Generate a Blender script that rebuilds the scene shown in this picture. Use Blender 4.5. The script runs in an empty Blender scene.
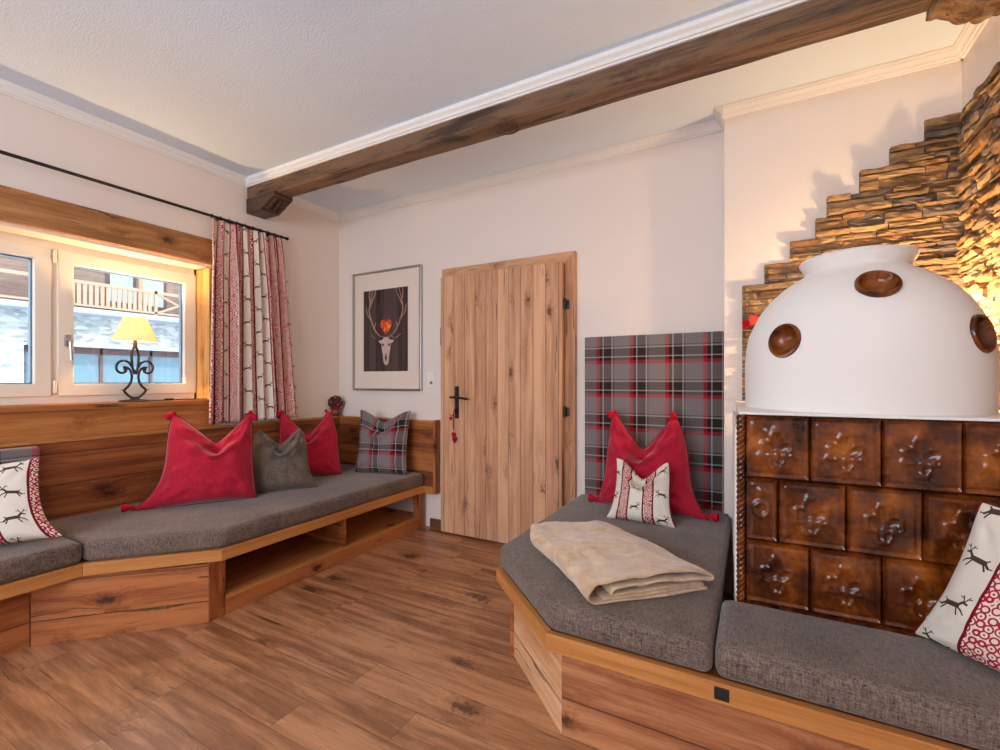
import bpy, bmesh, math, random
from mathutils import Vector, Matrix, noise
PI = math.pi
R = math.radians
sc = bpy.context.scene
C = sc.collection

# ------------------------------------------------------------------ node helpers
class NT:
    def __init__(s, name, rough=0.5, spec=0.5):
        s.m = bpy.data.materials.new(name); s.m.use_nodes = True
        s.t = s.m.node_tree; s.n = s.t.nodes; s.l = s.t.links
        s.n.clear()
        s.out = s.n.new('ShaderNodeOutputMaterial')
        s.b = s.n.new('ShaderNodeBsdfPrincipled')
        s.b.inputs['Roughness'].default_value = rough
        s.b.inputs['Specular IOR Level'].default_value = spec
        s.l.new(s.b.outputs[0], s.out.inputs[0])
    def put(s, sock, v):
        if isinstance(v, bpy.types.NodeSocket): s.l.new(v, sock)
        elif v is not None:
            if sock.type == 'RGBA' and len(v) == 3: v = (*v, 1)
            sock.default_value = v
    def math(s, op, a, b=None, c=None, clamp=False):
        n = s.n.new('ShaderNodeMath'); n.operation = op; n.use_clamp = clamp
        s.put(n.inputs[0], a); s.put(n.inputs[1], b); s.put(n.inputs[2], c)
        return n.outputs[0]
    def vm(s, op, a, b=None, scale=None):
        n = s.n.new('ShaderNodeVectorMath'); n.operation = op
        s.put(n.inputs[0], a); s.put(n.inputs[1], b)
        if scale is not None: s.put(n.inputs['Scale'], scale)
        return n.outputs['Value'] if op in ('DOT_PRODUCT', 'LENGTH', 'DISTANCE') else n.outputs[0]
    def coord(s, kind='Object'):
        return s.n.new('ShaderNodeTexCoord').outputs[kind]
    def mapping(s, v, scale=(1, 1, 1), rot=(0, 0, 0), loc=(0, 0, 0)):
        n = s.n.new('ShaderNodeMapping')
        s.put(n.inputs[0], v); n.inputs['Scale'].default_value = scale
        n.inputs['Rotation'].default_value = rot; n.inputs['Location'].default_value = loc
        return n.outputs[0]
    def sep(s, v):
        n = s.n.new('ShaderNodeSeparateXYZ'); s.put(n.inputs[0], v); return n.outputs
    def comb(s, x=0, y=0, z=0):
        n = s.n.new('ShaderNodeCombineXYZ')
        for i, q in enumerate((x, y, z)): s.put(n.inputs[i], q)
        return n.outputs[0]
    def noise(s, v, scale=5, detail=3, rough=0.5, dist=0, out='Fac'):
        n = s.n.new('ShaderNodeTexNoise'); s.put(n.inputs['Vector'], v)
        n.inputs['Scale'].default_value = scale; n.inputs['Detail'].default_value = detail
        n.inputs['Roughness'].default_value = rough; n.inputs['Distortion'].default_value = dist
        return n.outputs[out]
    def voro(s, v, scale=5, feature='F1', out='Distance', rnd=1.0):
        n = s.n.new('ShaderNodeTexVoronoi'); n.feature = feature; s.put(n.inputs['Vector'], v)
        n.inputs['Scale'].default_value = scale; n.inputs['Randomness'].default_value = rnd
        return n.outputs[out]
    def white(s, v):
        n = s.n.new('ShaderNodeTexWhiteNoise'); s.put(n.inputs['Vector'], v); return n.outputs
    def ramp(s, f, stops, interp='LINEAR'):
        n = s.n.new('ShaderNodeValToRGB'); s.put(n.inputs[0], f)
        cr = n.color_ramp; cr.interpolation = interp
        while len(cr.elements) > 1: cr.elements.remove(cr.elements[-1])
        for i, (p, c) in enumerate(stops):
            if not hasattr(c, '__len__'): c = (c, c, c)
            e = cr.elements[0] if i == 0 else cr.elements.new(p)
            e.position = p; e.color = (*c[:3], 1)
        return n.outputs[0]
    def mr(s, f, a, b, c=0.0, d=1.0, smooth=False):
        n = s.n.new('ShaderNodeMapRange'); s.put(n.inputs[0], f)
        if smooth: n.interpolation_type = 'SMOOTHSTEP'
        for i, q in enumerate((a, b, c, d)): n.inputs[i + 1].default_value = q
        return n.outputs[0]
    def mix(s, f, a, b, blend='MIX'):
        n = s.n.new('ShaderNodeMix'); n.data_type = 'RGBA'; n.blend_type = blend
        s.put(n.inputs[0], f); s.put(n.inputs[6], a); s.put(n.inputs[7], b)
        return n.outputs[2]
    def bump(s, h, strength=0.3, dist=0.01):
        n = s.n.new('ShaderNodeBump'); n.inputs['Strength'].default_value = strength
        n.inputs['Distance'].default_value = dist; s.put(n.inputs['Height'], h)
        s.l.new(n.outputs[0], s.b.inputs['Normal'])
    def base(s, c): s.put(s.b.inputs['Base Color'], c)
    def rough(s, c): s.put(s.b.inputs['Roughness'], c)

def srgb(r, g, b):
    f = lambda c: (c / 255 / 12.92) if c / 255 <= 0.04045 else ((c / 255 + 0.055) / 1.055) ** 2.4
    return (f(r), f(g), f(b))

def plain(name, col, rough=0.5, spec=0.5, metal=0, nscale=0, namp=0.1, bump=0, bscale=200):
    t = NT(name, rough, spec); t.b.inputs['Metallic'].default_value = metal
    if nscale:
        f = t.noise(t.coord(), nscale, 4)
        t.base(t.mix(f, [c * (1 - namp) for c in col], [min(1, c * (1 + namp)) for c in col]))
    else: t.base(col)
    if bump: t.bump(t.noise(t.coord(), bscale, 3), bump, 0.004)
    return t.m

def wood(name, axis='x', across='z', width=0.15, dark=(.16, .06, .02), mid=(.40, .19, .08), light=(.58, .33, .17),
         rough=0.45, rotz=0.0, knots=1.0, cracks=1.0, seam=True, seed=0.0, spec=0.4, plankvar=0.25, length=0, gscale=1.0, bumps=0.25, seamw=0.0045, kdens=7.5, blotch=0.22):
    t = NT(name, rough, spec)
    v = t.coord()
    if rotz: v = t.mapping(v, rot=(0, 0, rotz))
    o = dict(zip('xyz', t.sep(v)))
    other = [k for k in 'xyz' if k not in (axis, across)][0]
    X, Y, Z = o[axis], o[across], o[other]
    yy = t.math('ADD', t.math('DIVIDE', Y, width), 50.37 + seed)
    pid = t.math('FLOOR', yy)
    if length:
        off = t.white(t.comb(pid, 7.7, 0))[0]
        xx = t.math('ADD', t.math('DIVIDE', X, length), t.math('MULTIPLY', off, 3.0))
        pidx = t.math('FLOOR', xx)
    else:
        pidx = 0.0
    rnd = t.white(t.comb(pid, pidx, seed))
    rv = rnd[0]
    p = t.comb(t.math('ADD', X, t.math('MULTIPLY', rv, 9.0)), t.math('ADD', Y, t.math('MULTIPLY', rv, 3.0)), Z)
    # knots: cells stretched along the grain
    kn_ = t.noise(p, 38, 2, 0.6, 0, 'Color')
    kv = t.vm('ADD', t.mapping(p, scale=(kdens * 0.52, kdens, kdens), loc=(seed, seed * 2, 0)), t.vm('SCALE', t.vm('SUBTRACT', kn_, (0.5, 0.5, 0.5)), scale=0.35))
    kn = t.n.new('ShaderNodeTexVoronoi'); t.put(kn.inputs['Vector'], kv); kn.inputs['Scale'].default_value = 1
    kd = kn.outputs['Distance']
    keep = t.math('GREATER_THAN', t.sep(kn.outputs['Color'])[0], 0.50)
    near = t.math('MULTIPLY', t.mr(kd, 0.0, 0.55, 1, 0, True), keep)
    warp = t.math('MULTIPLY', near, 0.028 * knots)
    lowf = t.noise(t.mapping(p, scale=(0.7, 4, 4)), 1.6, 2)
    gy = t.math('ADD', t.math('ADD', t.sep(p)[1], warp), t.math('MULTIPLY', lowf, 0.035))
    gv = t.comb(t.math('MULTIPLY', X, 1.3 * gscale), t.math('MULTIPLY', gy, 26 * gscale), t.math('MULTIPLY', Z, 26 * gscale))
    g1 = t.noise(gv, 1.0, 5, 0.6)
    gv2 = t.comb(t.math('MULTIPLY', X, 7.0), t.math('MULTIPLY', gy, 170), t.math('MULTIPLY', Z, 170))
    g2 = t.noise(gv2, 1.0, 3, 0.6)
    g = t.math('ADD', t.math('MULTIPLY', g1, 0.72), t.math('MULTIPLY', g2, 0.28))
    bl = t.noise(t.mapping(p, scale=(1.6, 7, 7)), 1.3, 4, 0.65, 0.8)
    g = t.math('ADD', g, t.math('MULTIPLY', t.math('SUBTRACT', bl, 0.52), blotch * 2))
    g = t.math('ADD', g, t.math('MULTIPLY', t.math('SUBTRACT', rv, 0.5), plankvar))
    g = t.math('SUBTRACT', g, t.math('MULTIPLY', t.math('MULTIPLY', t.mr(kd, 0.12, 0.36, 1, 0, True), keep), 0.16 * knots))
    col = t.ramp(g, [(0.26, [d * 0.5 + m_ * 0.5 for d, m_ in zip(dark, mid)]), (0.42, mid), (0.60, light), (0.8, [min(1, c * 1.1) for c in light])])
    kc = t.math('MULTIPLY', t.mr(kd, 0.07, 0.19, 1, 0, True), keep)
    kc = t.math('MULTIPLY', kc, min(1.0, 0.85 * knots))
    col = t.mix(kc, col, [c * 0.45 for c in dark])
    cr = t.noise(t.comb(t.math('MULTIPLY', X, 2.2), t.math('MULTIPLY', gy, 42), t.math('MULTIPLY', Z, 42)), 1.0, 2, 0.5)
    crm = t.math('MULTIPLY', t.mr(cr, 0.665, 0.71, 0, 1, True), 0.8 * cracks)
    col = t.mix(crm, col, [c * 0.25 for c in dark])
    h = g
    if seam:
        fr = t.math('FRACT', yy)
        e = t.math('MINIMUM', fr, t.math('SUBTRACT', 1.0, fr))
        e = t.math('MULTIPLY', e, width)
        sm = t.mr(e, 0.0, seamw, 0.85, 0, True)
        if length:
            fx = t.math('FRACT', xx)
            ex = t.math('MULTIPLY', t.math('MINIMUM', fx, t.math('SUBTRACT', 1.0, fx)), length)
            sm = t.math('MAXIMUM', sm, t.mr(ex, 0.0, 0.002, 0.7, 0, True))
        col = t.mix(sm, col, [c * 0.2 for c in dark])
        h = t.math('SUBTRACT', h, sm)
    t.base(col)
    t.rough(t.mr(g, 0.2, 0.8, rough + 0.12, rough - 0.08))
    t.bump(h, bumps, 0.004)
    return t.m

def weave(name, c1, c2, scale=900, rough=0.9, sheen=0.3, bump=0.35, streak=True):
    t = NT(name, rough, 0.2)
    v = t.coord()
    a = t.noise(t.mapping(v, scale=(1, 1, 0.12)), scale * 0.35, 2, 0.6)
    b = t.noise(t.mapping(v, scale=(0.12, 1, 1)), scale * 0.35, 2, 0.6)
    c = t.noise(t.mapping(v, scale=(1, 0.12, 1)), scale * 0.35, 2, 0.6)
    f = t.math('DIVIDE', t.math('ADD', t.math('ADD', a, b), c), 3.0)
    low = t.noise(v, 6, 3)
    f2 = t.math('ADD', f, t.math('MULTIPLY', t.math('SUBTRACT', low, 0.5), 0.15))
    t.base(t.ramp(f2, [(0.36, c1), (0.64, c2)]))
    t.b.inputs['Sheen Weight'].default_value = sheen
    t.b.inputs['Sheen Roughness'].default_value = 0.4
    t.bump(f, bump, 0.004)
    return t.m

def tartan(name, ax, ay, px, py, ox=0.0, oy=0.0, rz=0.0, coord='Object'):
    """woven check: coloured threads run both ways, crossing at half strength"""
    G = srgb(126, 116, 116); D = srgb(46, 36, 34); M = srgb(104, 98, 100); W = srgb(172, 164, 162); RD = srgb(168, 22, 40); K = srgb(24, 18, 18)
    stops = [(0.0, RD), (0.10, K), (0.19, W), (0.225, D), (0.46, W), (0.49, G), (0.515, K), (0.535, G)]
    t = NT(name, 0.9, 0.15)
    o = dict(zip('xyz', t.sep(t.coord(coord))))
    A = t.math('FRACT', t.math('ADD', t.math('DIVIDE', o[ax], px), 50 + ox))
    B = t.math('FRACT', t.math('ADD', t.math('DIVIDE', o[ay], py), 50 + oy))
    ca = t.ramp(A, stops, 'CONSTANT'); cb = t.ramp(B, stops, 'CONSTANT')
    tw = t.noise(t.coord(), 500, 2)
    c = t.mix(t.mr(tw, 0.42, 0.58, 0.35, 0.65), ca, cb)
    t.base(c); t.b.inputs['Sheen Weight'].default_value = 0.2
    t.bump(tw, 0.3, 0.003)
    return t.m

def capsule(t, p, a, b, r):
    """node mask: 1 inside the rounded stroke from a to b"""
    pa = t.vm('SUBTRACT', p, (a[0], a[1], 0))
    ba = (b[0] - a[0], b[1] - a[1], 0)
    bb = ba[0] ** 2 + ba[1] ** 2
    h = t.math('DIVIDE', t.vm('DOT_PRODUCT', pa, ba), bb, clamp=True)
    q = t.vm('SUBTRACT', pa, t.vm('SCALE', ba, scale=h))
    return t.math('SUBTRACT', t.vm('LENGTH', q), r)

DEER = [((-.22, .0), (.12, .04), .075), ((.12, .05), (.25, .2), .04), ((.24, .2), (.36, .16), .03),
        ((-.24, .0), (-.36, -.12), .035), ((-.36, -.12), (-.47, -.12), .018), ((-.2, -.02), (-.3, -.22), .026),
        ((.14, .02), (.30, -.06), .026), ((.30, -.06), (.38, -.16), .018), ((.12, -.02), (.22, -.22), .022),
        ((.26, .22), (.17, .38), .016), ((.28, .22), (.36, .38), .016), ((.2, .32), (.1, .34), .014), ((.33, .31), (.43, .34), .014),
        ((-.26, .05), (-.33, .1), .02)]

def reindeer_cloth(name, u, v, period, band, cell, deer=0.8, edge=0.012, u0=0.0, v0=0.0, coord='Object', lace=90, shift=0.0, flip=False):
    """cream cloth: red lace bands (share `band` of the period) with a leaping deer column between them"""
    cream = srgb(226, 214, 200); red = srgb(178, 28, 52); deep = srgb(118, 14, 34); brown = srgb(74, 58, 52)
    t = NT(name, 0.9, 0.15)
    o = dict(zip('xyz', t.sep(t.coord(coord))))
    U, V = o[u], o[v]
    if flip: U = t.math('MULTIPLY', U, -1.0)
    f = t.math('FRACT', t.math('ADD', t.math('DIVIDE', U, period), 50 + u0))
    inband = t.math('LESS_THAN', f, band)
    # lace: curled rings around scattered centres
    lv = t.comb(U, V, 0)
    cd = t.voro(lv, lace, rnd=0.35)
    ring = t.math('SINE', t.math('MULTIPLY', cd, 17.0))
    loop = t.math('GREATER_THAN', ring, 0.0)
    col = t.mix(t.math('MULTIPLY', loop, inband), cream, red)
    # solid borders of the band
    d1 = t.math('ABSOLUTE', t.math('SUBTRACT', f, band))
    d0 = t.math('MINIMUM', f, t.math('SUBTRACT', 1.0, f))
    bd = t.math('LESS_THAN', t.math('MINIMUM', d1, d0), edge)
    col = t.mix(bd, col, deep)
    # deer column centred in the cream band
    cx = t.math('DIVIDE', t.math('SUBTRACT', f, (1 + band) / 2), (1 - band) * deer)
    width = period * (1 - band) * deer
    colid = t.math('FLOOR', t.math('ADD', t.math('DIVIDE', U, period), 50 + u0))
    vv = t.math('ADD', t.math('ADD', t.math('DIVIDE', V, cell), 50 + v0), t.math('MULTIPLY', colid, 0.37))
    row = t.math('FLOOR', vv)
    cy = t.math('MULTIPLY', t.math('SUBTRACT', t.math('FRACT', vv), 0.5), cell / width)
    sgn = t.math('SUBTRACT', t.math('MULTIPLY', t.math('MODULO', row, 2.0), 2.0), 1.0)
    p = t.comb(t.math('MULTIPLY', cx, sgn), cy, 0)
    m = None
    for a, b, r in DEER:
        q = capsule(t, p, a, b, r)
        m = q if m is None else t.math('MINIMUM', m, q)
    col = t.mix(t.math('LESS_THAN', m, 0.0), col, brown)
    t.base(col)
    t.bump(t.noise(t.coord(), 600, 2), 0.15, 0.003)
    return t.m

# ------------------------------------------------------------------ mesh helpers
def obj(name, bm, m, parent=None, smooth=False, kind=None):
    if parent is not None: bmesh.ops.translate(bm, verts=bm.verts, vec=-origin(parent))
    bmesh.ops.recalc_face_normals(bm, faces=bm.faces)
    me = bpy.data.meshes.new(name); bm.to_mesh(me); bm.free()
    o = bpy.data.objects.new(name, me); C.objects.link(o)
    if m: me.materials.append(m)
    if smooth:
        me.polygons.foreach_set('use_smooth', [True] * len(me.polygons))
        try: me.set_sharp_from_angle(angle=R(42))
        except Exception: pass
    if parent is not None: o.parent = parent
    if kind: o['kind'] = kind
    return o

ORIG = {}
def origin(o):
    p = Vector((0, 0, 0))
    while o is not None:
        p = p + ORIG.get(o.name, Vector((0, 0, 0))); o = o.parent
    return p

def thing(name, label, cat, loc=(0, 0, 0), group=None):
    o = bpy.data.objects.new(name, None); C.objects.link(o); o.empty_display_size = 0.1
    o.location = loc; ORIG[o.name] = Vector(loc)
    if label: o['label'] = label; o['category'] = cat
    if group: o['group'] = group
    return o

def tag(o, label, cat, group=None):
    o['label'] = label; o['category'] = cat
    if group: o['group'] = group
    return o

def struct(name, bm, m, parent=None, smooth=False):
    o = obj(name, bm, m, parent, smooth)
    if parent is None: o['kind'] = 'structure'
    return o

def bx(bm, x0, x1, y0, y1, z0, z1, bev=0.0, seg=2):
    r = bmesh.ops.create_cube(bm, size=1)
    vs = r['verts']
    for v in vs:
        v.co = Vector(((x0 + x1) / 2 + v.co.x * (x1 - x0), (y0 + y1) / 2 + v.co.y * (y1 - y0), (z0 + z1) / 2 + v.co.z * (z1 - z0)))
    if bev:
        es = list({e for v in vs for e in v.link_edges})
        bmesh.ops.bevel(bm, geom=es, offset=bev, segments=seg, affect='EDGES', profile=0.6)
    return bm

def box(*a, **k): return bx(bmesh.new(), *a, **k)

def prism(bm, pts, z0, z1, bev=0.0, seg=2, M=None):
    """polygon (x, y) raised from z0 to z1; M maps it elsewhere"""
    n = len(pts)
    lo = [bm.verts.new((p[0], p[1], z0)) for p in pts]; hi = [bm.verts.new((p[0], p[1], z1)) for p in pts]
    fs = [bm.faces.new(lo[::-1]), bm.faces.new(hi)]
    for i in range(n): fs.append(bm.faces.new((lo[i], lo[(i + 1) % n], hi[(i + 1) % n], hi[i])))
    vs = lo + hi
    if bev:
        es = list({e for f in fs for e in f.edges})
        r = bmesh.ops.bevel(bm, geom=es, offset=bev, segments=seg, affect='EDGES', profile=0.6)
        vs = list({v for f in r['faces'] for v in f.verts} | {v for v in vs if v.is_valid})
    if M is not None: bmesh.ops.transform(bm, matrix=M, verts=vs)
    return bm

def tube(bm, pts, r, seg=8, closed=False, cap=True, flat=1.0):
    pts = [Vector(p) for p in pts]; n = len(pts)
    rs = r if hasattr(r, '__len__') else [r] * n
    rings = []; prev = None
    for i, p in enumerate(pts):
        if closed: d = pts[(i + 1) % n] - pts[i - 1]
        else: d = pts[min(i + 1, n - 1)] - pts[max(i - 1, 0)]
        if d.length < 1e-9: d = Vector((0, 0, 1))
        d.normalize()
        if prev is None:
            a = Vector((0, 0, 1)) if abs(d.z) < 0.9 else Vector((1, 0, 0))
            nrm = d.cross(a).normalized()
        else:
            nrm = prev - d * prev.dot(d)
            nrm = nrm.normalized() if nrm.length > 1e-6 else d.orthogonal().normalized()
        prev = nrm; b = d.cross(nrm)
        rings.append([bm.verts.new(p + (nrm * math.cos(2 * PI * k / seg) + b * math.sin(2 * PI * k / seg) * flat) * rs[i]) for k in range(seg)])
    m = n if closed else n - 1
    for i in range(m):
        A, B = rings[i], rings[(i + 1) % n]
        for k in range(seg): bm.faces.new((A[k], A[(k + 1) % seg], B[(k + 1) % seg], B[k]))
    if cap and not closed:
        bm.faces.new(rings[0][::-1]); bm.faces.new(rings[-1])
    return bm

def lathe(bm, prof, seg=32, c=(0, 0, 0), M=None, mod=None):
    """profile [(r, z)] turned about z"""
    rings = []; new = []
    for r, z in prof:
        if r < 1e-6: q = [bm.verts.new((0, 0, z))]
        else: q = [bm.verts.new(((r + (mod(2 * PI * k / seg, z) if mod else 0)) * math.cos(2 * PI * k / seg), (r + (mod(2 * PI * k / seg, z) if mod else 0)) * math.sin(2 * PI * k / seg), z)) for k in range(seg)]
        rings.append(q); new += q
    for A, B in zip(rings, rings[1:]):
        for k in range(seg):
            a, b = A[k % len(A)], A[(k + 1) % len(A)]; c_, d = B[(k + 1) % len(B)], B[k % len(B)]
            f = []
            for v in (a, b, c_, d):
                if v not in f: f.append(v)
            if len(f) > 2: bm.faces.new(f)
    if M is not None: bmesh.ops.transform(bm, matrix=M, verts=new)
    bmesh.ops.translate(bm, verts=new, vec=Vector(c))
    return bm

def frame_to(nrm, loc):
    q = Vector(nrm).to_track_quat('Z', 'Y')
    return Matrix.Translation(Vector(loc)) @ q.to_matrix().to_4x4()

def smooth01(x): x = max(0.0, min(1.0, x)); return x * x * (3 - 2 * x)

# ------------------------------------------------------------------ materials
PLASTER = srgb(232, 222, 216)
def plaster(name, col, b=0.25, sc_=160):
    t = NT(name, 0.9, 0.15); v = t.coord()
    f = t.noise(v, 3.0, 3)
    t.base(t.mix(f, [c * 0.97 for c in col], col))
    t.bump(t.noise(v, sc_, 4, 0.6), b, 0.003)
    return t.m
m_wall = plaster('wall_plaster', srgb(236, 222, 213))
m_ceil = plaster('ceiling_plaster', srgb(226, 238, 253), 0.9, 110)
m_crown = plain('moulding_paint', srgb(238, 234, 230), 0.7, 0.2)
m_stove_white = plaster('stove_plaster', srgb(236, 228, 222), 0.08, 60)
m_floor = wood('floor_planks', 'x', 'y', 0.15, dark=srgb(74, 42, 26), mid=srgb(148, 96, 62), light=srgb(188, 132, 92), rough=0.31, knots=0.8, cracks=0.7, length=1.25, plankvar=0.12, blotch=0.28, kdens=5.0, spec=0.8, gscale=0.9, bumps=0.10, seamw=0.0016)
PD, PM, PL = srgb(124, 68, 34), srgb(184, 120, 72), srgb(214, 158, 108)
m_door = wood('door_planks', 'z', 'x', 0.095, dark=srgb(116, 76, 56), mid=srgb(192, 138, 102), light=srgb(216, 166, 128), rough=0.6, knots=0.9, cracks=0.8, plankvar=0.20, seamw=0.0038, seed=3, blotch=0.14)
m_doorframe_h = wood('door_frame_wood', 'x', 'z', 0.5, dark=srgb(124, 80, 56), mid=srgb(190, 136, 98), light=srgb(214, 164, 124), rough=0.6, seam=False, seed=5)
m_doorframe_v = wood('door_frame_upright_wood', 'z', 'x', 0.5, dark=srgb(124, 80, 56), mid=srgb(190, 136, 98), light=srgb(214, 164, 124), rough=0.6, seam=False, seed=6)
bc = dict(dark=srgb(66, 28, 12), mid=srgb(136, 70, 32), light=srgb(176, 106, 58), rough=0.48, cracks=0.9)
m_by = wood('bench_boards_along_wall', 'y', 'z', 0.17, seed=1, **bc)
m_bx = wood('bench_boards_across', 'x', 'z', 0.17, seed=2, **bc)
m_bz = wood('bench_upright_wood', 'z', 'x', 0.5, seam=False, seed=4, **bc)
m_diag = wood('bench_boards_diagonal', 'x', 'z', 0.17, rotz=R(-46), seed=7, **bc)
m_diag2 = wood('bench_boards_diagonal_right', 'x', 'z', 0.17, rotz=R(43.7), seed=8, dark=srgb(140, 86, 52), mid=srgb(196, 140, 98), light=srgb(222, 174, 132), rough=0.5)
oc = dict(blotch=0.05, dark=srgb(140, 82, 36), mid=srgb(180, 114, 56), light=srgb(198, 134, 74), rough=0.4, knots=0.0, cracks=0.0, seam=False, plankvar=0.0)
m_oakx = wood('oak_edging_across', 'x', 'z', 0.5, **oc)
m_oaky = wood('oak_edging_along', 'y', 'z', 0.5, **oc)
m_sill = wood('window_wood', 'y', 'z', 0.6, dark=srgb(120, 66, 26), mid=srgb(172, 104, 50), light=srgb(200, 136, 74), rough=0.5, seam=False, seed=9)
m_lintel = wood('lintel_wood', 'y', 'z', 0.6, dark=srgb(100, 60, 30), mid=srgb(160, 106, 60), light=srgb(190, 136, 84), rough=0.6, seam=False, seed=11)
m_reveal = wood('reveal_wood', 'z', 'x', 0.6, dark=srgb(150, 90, 36), mid=srgb(206, 144, 74), light=srgb(226, 172, 104), rough=0.5, seam=False, seed=12)
m_beam = wood('old_beam_wood', 'x', 'z', 0.6, blotch=0.4, dark=srgb(30, 20, 15), mid=srgb(66, 46, 35), light=srgb(118, 88, 64), rough=0.55, seam=False, seed=13, knots=0.6, cracks=1.2, bumps=0.8)
m_beam_dark = wood('dark_carved_wood', 'x', 'z', 0.6, dark=srgb(26, 16, 13), mid=srgb(54, 36, 27), light=srgb(86, 60, 44), rough=0.45, seam=False, seed=14, bumps=0.8)
m_burl = wood('gnarled_wood', 'x', 'z', 0.9, dark=srgb(40, 26, 16), mid=srgb(96, 66, 40), light=srgb(156, 116, 72), rough=0.5, seam=False, seed=15, knots=1.0, bumps=0.9, gscale=0.6)
m_base = wood('skirting_wood', 'x', 'z', 0.5, dark=srgb(60, 34, 22), mid=srgb(90, 54, 36), light=srgb(110, 70, 48), seam=False, knots=0, cracks=0)
m_cush = weave('cushion_weave', srgb(58, 44, 38), srgb(140, 120, 108), 760, bump=0.6)
m_grey = weave('grey_brown_linen', srgb(72, 60, 52), srgb(128, 112, 100), 700, bump=0.5)
m_red = weave('red_wool_felt', srgb(156, 20, 44), srgb(196, 34, 58), 500, sheen=0.35, bump=0.25)
m_redpipe = plain('dark_red_cord', srgb(110, 14, 34), 0.8)
m_tassel = plain('red_yarn', srgb(190, 24, 48), 0.9, 0.1, bump=0.6, bscale=300)
m_fleece = None
m_black = plain('black_iron', srgb(38, 34, 34), 0.45, 0.5, 0.4, 30, 0.3)
m_iron = plain('wrought_iron_dark', srgb(72, 58, 52), 0.42, 0.5, 0.6, 40, 0.4)
m_winframe = plain('window_frame_paint', srgb(240, 226, 208), 0.35, 0.4)
m_chrome = plain('brushed_metal', srgb(190, 188, 184), 0.28, 0.5, 1.0)
m_plastic = plain('white_plastic', srgb(235, 230, 225), 0.4)
m_hinge = plain('hinge_cover', srgb(236, 224, 208), 0.4)
m_gasket = plain('window_gasket', srgb(90, 110, 125), 0.5)

# ------------------------------------------------------------------ room
XL, YB, XR, YF, H = -3.36, 3.0, 0.83, -2.7, 2.70
YS = 2.86                                     # face of the wall that steps forward behind the stove
WZ0, WZ1, WY0, WY1 = 1.045, 1.995, -1.05, 1.857   # window opening in the left wall
struct('floor', box(XL - 0.3, XR + 0.15, YF - 0.15, YB + 0.15, -0.1, 0), m_floor)
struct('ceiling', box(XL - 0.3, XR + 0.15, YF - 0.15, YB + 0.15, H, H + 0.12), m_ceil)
bm = bmesh.new()
bx(bm, XL - 0.3, XL, YF, YB, 0, WZ0); bx(bm, XL - 0.3, XL, YF, YB, WZ1, H)
bx(bm, XL - 0.3, XL, YF, WY0, WZ0, WZ1); bx(bm, XL - 0.3, XL, WY1, YB, WZ0, WZ1)
struct('wall_left', bm, m_wall)
struct('wall_back', box(XL - 0.3, XR + 0.15, YB, YB + 0.15, 0, H), m_wall)
struct('wall_stove', box(-0.152, XR, YS, YB, 0, H, bev=0.004), m_wall)
struct('wall_right', box(XR, XR + 0.15, YF, YB, 0, H), m_wall)
bm = bmesh.new()
RX0, RX1, RZ0, RZ1 = -2.9, -0.1, 0.85, 2.35
bx(bm, XL, RX0, YF - 0.15, YF, 0, H); bx(bm, RX1, XR, YF - 0.15, YF, 0, H)
bx(bm, RX0, RX1, YF - 0.15, YF, 0, RZ0); bx(bm, RX0, RX1, YF - 0.15, YF, RZ1, H)
struct('wall_rear', bm, m_wall)

def crown(name, p0, p1, nrm, h=0.055, d=0.046):
    """moulded cornice from p0 to p1 (xy), nrm points into the room"""
    prof = [(0, 0), (0.010, 0), (0.012, 0.008), (0.020, 0.010), (0.024, 0.022), (0.038, 0.034), (0.040, 0.042), (d, 0.046), (d, h), (0, h)]
    bm = bmesh.new(); rings = []
    for p in (p0, p1):
        rings.append([bm.verts.new((p[0] + nrm[0] * a, p[1] + nrm[1] * a, H - h + b)) for a, b in prof])
    n = len(prof)
    for k in range(n): bm.faces.new((rings[0][k], rings[0][(k + 1) % n], rings[1][(k + 1) % n], rings[1][k]))
    bm.faces.new(rings[0]); bm.faces.new(rings[1][::-1])
    return struct(name, bm, m_crown)
BY0, BY1, BZ = 2.125, 2.265, 2.555             # ceiling beam
crown('trim_1', (XL, YF), (XL, BY0 - 0.001), (1, 0))
crown('trim_2', (XL, BY1 + 0.001), (XL, YB), (1, 0))
crown('trim_3', (XL, YB), (-0.152, YB), (0, -1))
crown('trim_4', (-0.152, YS), (XR, YS), (0, -1))
crown('trim_5', (-0.152, YS - 0.05), (-0.152, YB), (-1, 0))
crown('trim_6', (XR, BY1 + 0.001), (XR, YS), (-1, 0))
crown('trim_7', (XL, BY0), (XR, BY0), (0, -1), h=0.06, d=0.03)
struct('baseboard_back', box(-2.30, -2.14, YB - 0.014, YB, 0, 0.07, bev=0.003), m_base)

# beam with its corbels
b = thing('ceiling_beam', 'long dark old timber beam crossing the ceiling under a white moulding', 'beam', (XL, BY0, BZ))
bm = bmesh.new(); n = 90; rnd = random.Random(4)
cs = [(BY0, BZ + 0.0), (BY0 + 0.012, BZ - 0.010), (BY1 - 0.012, BZ - 0.008), (BY1, BZ + 0.004), (BY1, H - 0.001), (BY0, H - 0.001)]
rings = []
for i in range(n + 1):
    x = XL + 0.001 + (XR - XL - 0.002) * i / n
    rings.append([bm.verts.new((x, y + (0.005 * noise.noise((x * 2, y * 9, z * 3)) if z < H - .01 else 0), z + (0.007 * noise.noise((x * 3.1, y * 7, 5)) if z < H - .01 else 0))) for y, z in cs])
for A, B in zip(rings, rings[1:]):
    for k in range(6): bm.faces.new((A[k], A[(k + 1) % 6], B[(k + 1) % 6], B[k]))
bm.faces.new(rings[0]); bm.faces.new(rings[-1][::-1])
obj('beam_timber', bm, m_beam, b)
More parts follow.
